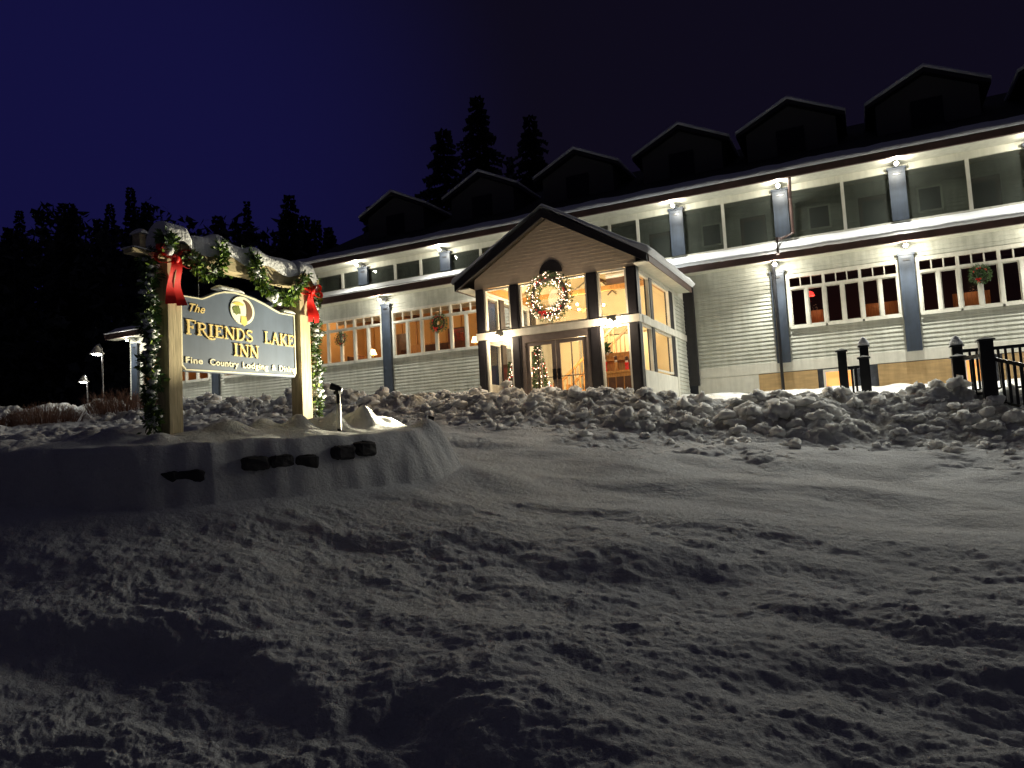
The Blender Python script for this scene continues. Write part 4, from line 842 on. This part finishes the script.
em = SP('emblem', 'emblem_white', lambda m: poly(m, ell(*oc, .205, .185)[::-1], -7.249, -7.236), brd)
def EP(name, mt, pts, x): m = mb(); poly(m, pts[::-1], -7.2355, x); m.build(name, mt, em)
def blobp(cy, cz, a, b, sd, n=18):
    rn = random.Random(sd); return [(cy+a*(1+.22*rn.uniform(-1, 1))*math.cos(2*math.pi*i/n), cz+b*(1+.22*rn.uniform(-1, 1))*math.sin(2*math.pi*i/n)) for i in range(n)]
def full(cy, cz, a, b, t0, t1, n=14): return arc(cy, cz, a, b, t0, t1, n)
cres = full(oc[0], oc[1], .165, .15, -62, 82)+full(oc[0]-.005, oc[1], .075, .13, 80, -60)
EP('dark_crescent', 'emblem_brown', cres, -7.231)
cu_ = mb(); EP('tree_clump', 'emblem_green', blobp(7.03, 1.90, .062, .062, 4), -7.230)
EP('gold_cap', 'emblem_yellow', blobp(7.06, 1.985, .09, .022, 6), -7.2305)
EP('gold_tail', 'emblem_yellow', [(7.10, 1.83), (7.185, 1.83), (7.20, 1.745), (7.15, 1.70), (7.09, 1.74)], -7.2295)
# hanging rods
SP('hanging_rod', 'black', lambda m: (m.tube([(-7.27, 6.45, 1.96), (-7.27, 6.45, 2.37)], .008, 6),)); SP('hanging_rod', 'black', lambda m: (m.tube([(-7.27, 7.9, 1.97), (-7.27, 7.9, 2.37)], .008, 6),))
# snow on top: lofted along the beam
def loft_snow(parent, y0, y1, x0, x1, zb, hf, name='snow_cap', n=46, drape=.05):
    m = mb(); m.smooth = True; K = 9
    for i in range(n+1):
        t = i/n; y = y0+(y1-y0)*t; h = hf(y)*min(1, (min(t, 1-t)*n+.35)/2.2)**.5; cx = (x0+x1)/2; hw = (x1-x0)/2+.025
        for j in range(K):
            a = math.pi*j/(K-1); xx = cx-math.cos(a)*hw*(1+.12*math.sin(a)); zz = zb-drape*(1-math.sin(a))**3*(1+.8*math.sin(y*9))+h*math.sin(a)**.75
            m.v.append((xx, y, zz))
    for i in range(n):
        for j in range(K-1): m.f.append((i*K+j, i*K+j+1, (i+1)*K+j+1, (i+1)*K+j)); m.m.append(0); m.sm.append(True)
    m.f += [tuple(range(K))[::-1], tuple(n*K+j for j in range(K))]; m.m += [0, 0]; m.sm += [False, False]
    return m.build(name, 'snow', parent)
def hf(y):
    z = .17
    for c, s, a in ((6.72, .16, .10), (7.35, .14, .07), (7.0, .2, .01), (7.9, .2, .02)): z += a*math.exp(-((y-c)/s)**2)
    return z
loft_snow(sg, 6.28, 8.14, -7.36, -7.16, 2.565, hf)
loft_snow(sg, 5.86, 6.24, -7.42, -7.14, 2.615, lambda y: .19, n=16, drape=.16); loft_snow(sg, 8.10, 8.46, -7.42, -7.14, 2.615, lambda y: .17, n=16, drape=.14)
loft_snow(sg, 5.48, 5.72, -7.35, -7.19, 2.58 if False else 2.392, lambda y: .03, n=8, drape=0); loft_snow(sg, 5.59, 5.69, -7.34, -7.20, 2.582, lambda y: .06, n=6, drape=0)
loft_snow(brd, 6.70, 7.15, -7.31, -7.24, 2.13, lambda y: .06, n=12, drape=0); loft_snow(brd, 7.86, 8.10, -7.31, -7.24, 1.985, lambda y: .06, n=8, drape=0)

# garlands
def garland(label, pts, r, n, mt='needle', mixn=0, snown=30, seed=1, lights=0, leaf=.075):
    t = thing('garland', label, 'garland', pts[0], 'garlands on the inn sign'); rn = random.Random(seed); pts = [Vector(p) for p in pts]
    L = [0]
    for i in range(len(pts)-1): L.append(L[-1]+(pts[i+1]-pts[i]).length)
    def at(u):
        d = u*L[-1]
        for i in range(len(pts)-1):
            if d <= L[i+1]: return pts[i].lerp(pts[i+1], (d-L[i])/(L[i+1]-L[i])), (pts[i+1]-pts[i]).normalized()
        return pts[-1], (pts[-1]-pts[-2]).normalized()
    def scatter(m, cnt, leafl, lw, rr):
        for k in range(cnt):
            u = rn.random(); c, d = at(u); wv = 1+.35*math.sin(u*L[-1]*9)+.2*math.sin(u*L[-1]*23)
            o = Vector((rn.gauss(0, 1), rn.gauss(0, 1), rn.gauss(0, 1))).normalized()*rr*wv*rn.random()**.6
            m.quadleaf(c+o, o+Vector((rn.uniform(-1, 1), rn.uniform(-1, 1), rn.uniform(-1.2, .6)))*rr*.8, leafl*rn.uniform(.6, 1.3), lw, rn)
    m = mb(); scatter(m, n, leaf, .026, r); m.build('needles', mt, t)
    if mixn: m = mb(); scatter(m, mixn, .08, .045, r*1.15); m.build('leaves', 'holly', t)
    m = mb(); m.tube([pts[0]]+pts[1:], .018, 6); m.build('wire_core', 'bark', t)
    m = mb(); m.smooth = True
    for k in range(snown):
        c, d = at(rn.random()); o = Vector((rn.uniform(-1, 1), rn.uniform(-1, 1), rn.uniform(.2, 1)))*r*.75; s = rn.uniform(.015, .045)
        m.blob(c+o, s, (1.2, 1.2, .7), .3, 7, 5, rn)
    m.build('snow_clumps', 'snow', t)
    return t
def spiral(x, y, z0, z1, r, turns, n=60): return [(x+r*math.cos(2*math.pi*turns*i/n), y+r*math.sin(2*math.pi*turns*i/n), z0+(z1-z0)*i/n) for i in range(n+1)]
garland('long frosted garland hanging down beside the near post with the full bow', spiral(-7.27, 5.76, 2.42, .38, -0.03, 5), .072, 2400, mixn=200, snown=110, seed=1)
garland('thin frosted garland hanging down the outer side of the far post', spiral(-7.22, 8.52, 2.6, .55, -.02, 4), .055, 1300, mixn=160, snown=110, seed=2)
garland('green leafy swag looped round the beam and over the carved board', [(-7.12, 6.15, 2.42), (-7.08, 6.25, 2.34), (-7.07, 6.38, 2.24), (-7.07, 6.55, 2.27), (-7.08, 6.66, 2.45), (-7.12, 6.68, 2.62), (-7.27, 6.72, 2.70), (-7.40, 6.9, 2.5), (-7.38, 7.1, 2.45), (-7.27, 7.22, 2.72), (-7.09, 7.22, 2.62), (-7.07, 7.24, 2.36), (-7.07, 7.4, 2.22), (-7.08, 7.62, 2.13), (-7.08, 7.82, 2.15), (-7.07, 7.98, 2.3), (-7.08, 8.12, 2.45), (-7.1, 8.2, 2.55)], .065, 1500, mixn=900, snown=40, seed=3)
garland('short tuft of frosted garland over the top of the near post', [(-7.14, 5.84, 2.60), (-7.12, 5.94, 2.54), (-7.14, 5.84, 2.42)], .055, 350, mixn=90, snown=14, seed=4)
m = mb(); m.smooth = True; m.blob((-7.1, 7.55, 2.14), .09, (1, 1.1, .8), .25); m.blob((-7.12, 7.68, 2.1), .06); m.blob((-7.12, 5.9, 2.42), .07); m.build('snow_clump', 'snow', sg)
# bows
def bow(label, c, s, seed=0):
    t = thing('red_bow', label, 'bow', c, 'red bows on the sign'); c = Vector(c)
    for sgn in (-1, 1):
        for tilt in (.55, -.05):
            m = mb(); m.smooth = True; P_ = []
            for i in range(13):
                a = -math.pi+2*math.pi*i/12; u = (1+math.cos(a))*.5; P_.append((u*s*1.25, math.sin(a)*s*.30*(.3+u)))
            w2 = s*.28; vs = []
            for (u, v) in P_:
                yy = sgn*(u*math.cos(tilt)-v*math.sin(tilt)); zz = u*math.sin(tilt)+v*math.cos(tilt)
                vs += [(c.x-.01, c.y+yy, c.z+zz), (c.x+w2, c.y+yy, c.z+zz-.02)]
            m.add(vs, [(2*i, 2*i+1, 2*i+3, 2*i+2) for i in range(12)]); m.build('loop', 'red', t)
        m = mb(); m.smooth = True; vs = []
        for i in range(9):
            q = i/8; yy = sgn*(.10+.26*q+.05*math.sin(q*7+sgn+seed))*s; zz = -2.6*s*q; ww = .17*s+.12*s*q
            vs += [(c.x+.02+.03*math.sin(q*6+seed), c.y+yy-ww, c.z+zz), (c.x+.03+.03*math.sin(q*6+1+seed), c.y+yy+ww, c.z+zz+.02)]
        m.add(vs, [(2*i, 2*i+1, 2*i+3, 2*i+2) for i in range(8)]); m.build('tail', 'red', t)
    m = mb(); m.smooth = True; m.blob((c.x+.04, c.y, c.z), s*.26, (.8, .9, 1), .1); m.build('knot', 'red', t)
bow('full red ribbon bow on the near post with two long tails', (-7.14, 5.99, 2.34), .21); bow('narrower red ribbon bow on the far post', (-7.14, 8.34, 2.34), .18, 2)

# stake spotlight
zb = .45
sl = thing('stake_spotlight', 'black stake spotlight standing in the snow past the far sign post', 'spotlight', (-6.18, 7.69, zb))
SP('stake', 'black', lambda m: m.tube([(-6.18, 7.69, .2), (-6.18, 7.69, .78)], .028, 10), sl)
SP('lamp_head', 'black', lambda m: m.tube([(-6.13, 7.71, .80), (-6.19, 7.68, .83), (-6.26, 7.65, .86)], [.025, .04, .045], 12), sl)
SP('yoke', 'black', lambda m: m.box(-6.22, -6.14, 7.65, 7.73, .75, .79), sl)
SP('white_sleeve', 'white', lambda m: m.tube([(-6.18, 7.69, .30), (-6.18, 7.69, .62)], .031, 10), sl)
SP('lens', 'warmbulb', lambda m: m.tube([(-6.262, 7.649, .861), (-6.266, 7.647, .863)], .018, 12), sl)
spot('stake_spotlight_beam', (-6.33, 7.62, .90), (-7.25, 6.75, 1.95), SIGN_W, 175, (1, .90, .62), 1.0)
zl = hz(-5.80, 9.32)  # extra floodlight put in so the sign board is evenly lit
sl2 = thing('ground_floodlight', 'low black fill floodlight added in the snow of the bed behind its last mound', 'floodlight', (-5.80, 9.32, zl))
SP('bracket', 'black', lambda m: m.tube([(-5.80, 9.32, zl-.1), (-5.80, 9.32, zl+.21)], .015, 8), sl2); SP('lamp_head', 'black', lambda m: m.bar((-5.78, 9.34, zl+.22), (-5.84, 9.28, zl+.25), .12, .08), sl2)
spot('ground_floodlight_beam', (-5.92, 9.20, zl+.30), (-7.25, 5.7, 2.25), SIGN_W*46, 104, (1, .90, .62), 1.0)
# stones of the bed wall peeping out under the snow
sw = thing('stone_wall', 'low dry stone wall of the sign bed, mostly buried under snow', 'wall', (-6.2, 6.2, -.3))
rn = random.Random(11)
def bed_pt(u):   # along the front edge of the bed
    k = u*4; i = min(int(k), 3); a, b = BED[i], BED[i+1]; f = k-i; return a[0]+(b[0]-a[0])*f, a[1]+(b[1]-a[1])*f, math.atan2(b[1]-a[1], b[0]-a[0])
for u0, u1, z0 in ((.36, .47, -.17), (.545, .70, -.09), (.73, .85, .0)):
    n = max(2, int((u1-u0)/.05))
    for k in range(n):
        u = u0+(u1-u0)*(k+.5)/n; x, y, a = bed_pt(u); zz = z0+rn.uniform(-.02, .02)
        m = mb(); m.blob((0, 0, 0), .5, (1, 1, 1), .10, 16, 10, rn); m.v = [tuple(math.copysign(.5*abs(2*q)**.45, q)*(1+.10*rn.uniform(-1, 1)) for q in p) for p in m.v]
        c, s = math.cos(a), math.sin(a); M = Matrix(((c*rn.uniform(.26, .34), -s*.26, 0, x-.04), (s*.30, c*.26, 0, y+.07), (0, 0, rn.uniform(.13, .19), zz), (0, 0, 0, 1)))
        m.v = [tuple(M @ Vector(p)) for p in m.v]; m.build('stone', 'rock', sw)

# ------------------------------------------------------------------ railings at the steps
def rpost(par, x, y, z0, z1, wd=.2, cap=True, snow=False):
    P('post', 'black', lambda m: (m.box(x-wd/2, x+wd/2, y-wd/2, y+wd/2, z0, z1),), par)
    m = mb(); q = wd/2+.035; m.box(x-q, x+q, y-q, y+q, z1+.001, z1+.03); m.add([(x-q, y-q, z1+.03), (x+q, y-q, z1+.03), (x+q, y+q, z1+.03), (x-q, y+q, z1+.03), (x, y, z1+.09)], [(0, 1, 4), (1, 2, 4), (2, 3, 4), (3, 0, 4)]); m.build('post_cap', 'black', par)
    if snow: m = mb(); m.smooth = True; m.lathe((x, y, z1+.06), [(.13, -.02), (.12, .05), (.07, .14), (.02, .19)], 12); m.build('snow_cap', 'snow', par)
def rail(par, a, b, n, h, z0=.12):
    a, b = Vector(a), Vector(b)
    P('top_rail', 'black', lambda m: m.bar(a+Vector((0, 0, h)), b+Vector((0, 0, h)), .09, .07), par); P('bottom_rail', 'black', lambda m: m.bar(a+Vector((0, 0, z0)), b+Vector((0, 0, z0)), .05, .05), par)
    for k in range(n):
        p = a.lerp(b, (k+1)/(n+1)); P('baluster', 'black', lambda m: m.box(p.x-.024, p.x+.024, p.y-.024, p.y+.024, p.z+z0+.026, p.z+h-.026), par)
r1 = thing('railing', 'short black railing section between two square posts near the lit basement window', 'railing', (-.3, 18.6, .3))
rpost(r1, -.43, 18.7, .0, 1.66, .19); rpost(r1, .02, 18.7, .0, 1.46, .21); rpost(r1, .04, 19.35, .1, 1.78, .19, snow=True); rail(r1, (-.33, 18.7, .36), (-.09, 18.7, .36), 2, .92)
r2 = thing('railing', 'black stair railing with a big square post sloping down over the bank', 'railing', (2.2, 16.6, .3))
rpost(r2, 1.72, 17.3, -.1, 1.20, .22); rpost(r2, 2.13, 16.6, -.3, 1.43, .23); rail(r2, (1.82, 17.2, .32), (2.05, 16.72, .32), 1, .85)
rail(r2, (2.25, 16.6, .15), (4.2, 15.6, -.65), 20, .92); rpost(r2, 4.25, 15.6, -.9, .5, .2)
r3 = thing('railing', 'level black deck railing behind the stair railing with a snow capped post', 'railing', (3.5, 19, .5))
rpost(r3, 1.85, 18.6, -.1, 1.53, .20, snow=True); rail(r3, (1.95, 18.6, .45), (6.2, 18.4, .45), 32, .98); rpost(r3, 6.3, 18.4, -.1, 1.6, .2)

# ------------------------------------------------------------------ path lights and shrubs on the far side
def path_light(x, y, zt, h, label, s=1.0, W=30):
    t = thing('path_light', label, 'lamp post', (x, y, zt-h), 'path lights beyond the sign')
    P('pole', 'galv', lambda m: m.tube([(x+.35*s, y, zt-h), (x+.30*s, y, zt-.1), (x+.28*s, y, zt+.12*s), (x+.12*s, y, zt+.30*s), (x, y, zt+.26*s)], .025*s, 8), t)
    m = mb(); m.smooth = True; m.lathe((x, y, zt-.05*s), [(.26*s, 0), (.24*s, .03), (.07*s, .28*s), (.03*s, .34*s)], 16); m.build('shade', 'white', t)
    P('bulb', 'bulb', lambda m: m.blob((x, y, zt-.06*s), .12*s, (1.4, 1.4, .4), 0), t)
    point('path_light_glow', (x, y-.1, zt-.22*s), W, (1, .97, .9), .06)
path_light(-24.45, 17.2, 3.98, 2.0, 'taller path light with a conical shade beyond the bare shrubs', .95)
path_light(-31.2, 21.3, 3.75, 1.7, 'shorter path light farther off past the conical taller one', .85)
def shrub(x, y, r, h, label, seed):
    t = thing('bare_shrub', label, 'shrub', (x, y, hz(x, y)), 'bare shrubs by the path'); rn = random.Random(seed); z = hz(x, y); m = mb()
    for k in range(420):
        a = rn.uniform(0, 6.283); q = rn.random()**.5; bx, by = x+q*r*math.cos(a)*.75, y+q*r*math.sin(a)*.75; p = Vector((bx, by, z)); pts = [p]; d = Vector((math.cos(a)*q*.45, math.sin(a)*q*.45, 1)); hh = h*(1-.45*q*q)*rn.uniform(.6, 1.1)
        for j in range(4): p = p+d*hh*.25; d += Vector((rn.uniform(-.3, .3), rn.uniform(-.3, .3), -.03)); pts.append(p)
        m.tube(pts, [.009, .008, .006, .005, .003], 4, False)
        for _ in range(2):
            o = pts[rn.choice((1, 2, 3))]; m.tube([o, o+Vector((rn.uniform(-.25, .25), rn.uniform(-.25, .25), .28))*h*.7], [.005, .003], 4, False)
    m.build('twigs', 'twig', t)
shrub(-21.6, 16.2, 1.5, .85, 'wide reddish bare shrub nearest the sign post lamp', 1)
shrub(-23.2, 14.6, 1.3, .7, 'low reddish bare shrub between its two neighbours', 2)
shrub(-24.2, 13.3, 1.2, .6, 'smallest reddish bare shrub at the edge of the dark wood', 3)

# ------------------------------------------------------------------ trees
def conifer_mesh(m, x, y, z, h, r, rn, dens=1.0, mtc=0, big=1.0):
    tiers = int(h*2.2); m.cur = mtc
    for k in range(tiers):
        t = k/tiers; zz = z+h*(.12+.88*t); rr = r*(1-t)**1.15*rn.uniform(.7, 1.2)+.05; nb = max(4, int((9-4*t)*dens)); a0 = rn.uniform(0, 6.28)
        for b in range(nb):
            a = a0+6.283*b/nb+rn.uniform(-.4, .4); L = rr*rn.uniform(.45, 1.25); zz = z+h*(.12+.88*t)+rn.uniform(-.3, .3)*min(1, rr); dr = -.35*L; ca, sa = math.cos(a), math.sin(a)
            for s in range(5):
                f = (s+.6)/5; p = Vector((x+ca*L*f, y+sa*L*f, zz+dr*f*f)); wd = (.55-.3*f)*big*min(1, .35+rr/3)
                for sd in (-1, 1):
                    tip = p+Vector((ca*.35-sa*sd*wd, sa*.35+ca*sd*wd, -.22*big-rn.random()*.15)); q = p+Vector((ca*.5, sa*.5, -.02)); m.add([p, tip, q], [(0, 1, 2)])
def pine(x, y, h, r, label, seed, grp='tall conifers behind the inn'):
    z = 3; t = thing('conifer', label, 'tree', (x, y, z), grp); rn = random.Random(seed)
    m = mb(); m.tube([(x, y, z), (x, y, z+h*.5), (x, y, z+h*.97)], [.35, .2, .03], 8); m.build('trunk', 'bark', t); m = mb(); conifer_mesh(m, x, y, z, h, r, rn, 1.5); m.build('crown', 'fir', t)
def at(px, d): t = (px-512)/740; return R0*(t*d)+F0*d
for px, d, ytop, r, lb in [(492, 55, 88, 9.0, 'tallest dark conifer rising behind the middle dormers'), (455, 50, 122, 7.0, 'narrow dark conifer just behind the end dormer'), (545, 60, 108, 9.0, 'broad dark conifer behind the porch gable')]:
    p = at(px, d); zt = ((442-.055*(px-512))-ytop)/740*d*1.02; pine(p.x, p.y, zt-3, r, lb, px)
m = mb(); rn = random.Random(5)
def broad(m, x, y, z, h, r, rn):
    for c in range(9):
        cx, cy, cz = x+rn.uniform(-.7, .7)*r, y+rn.uniform(-.7, .7)*r, z+h*rn.uniform(.45, .93); q = r*rn.uniform(.25, .55)
        for k in range(34):
            p = Vector((cx+rn.uniform(-1, 1)*q*.8, cy+rn.uniform(-1, 1)*q*.8, cz+rn.triangular(-1, 1, 0)*q)); e = [Vector((rn.uniform(-.6, .6), rn.uniform(-.6, .6), rn.uniform(-.6, .6))) for _ in range(3)]
            m.add([p+e[0], p+e[1], p+e[2]], [(0, 1, 2)])
    m.add([(x-.3, y, z), (x+.3, y, z), (x, y, z+h*.9), (x, y+.4, z)], [(0, 1, 2), (0, 2, 3), (1, 3, 2)])
for k in range(300):
    px = rn.uniform(-500, 480) if k < 240 else rn.uniform(480, 1500); d = rn.uniform(62, 110); p = at(px, d); ht = (262+16*math.sin(px*.012+1)+12*math.sin(px*.05)+rn.uniform(-38, 14))
    z0 = 2.0; hh = max(8, ht/740*d-z0)
    if k % 3 == 0: conifer_mesh(m, p.x, p.y, z0, hh, rn.uniform(4.5, 6.5), rn, 1.0, big=1.2)
    else: broad(m, p.x, p.y, z0, hh*.93, rn.uniform(3, 5.5), rn)
for k in range(160):   # undergrowth that closes the foot of the wood
    p = at(rn.uniform(-500, 1500), rn.uniform(58, 80)); broad(m, p.x, p.y, 0, rn.uniform(8, 14), rn.uniform(3, 5), rn)
o = m.build('distant_woods', 'fir'); o['kind'] = 'stuff'; o['label'] = 'dark mass of snowless conifer woods beyond the inn'; o['category'] = 'woods'
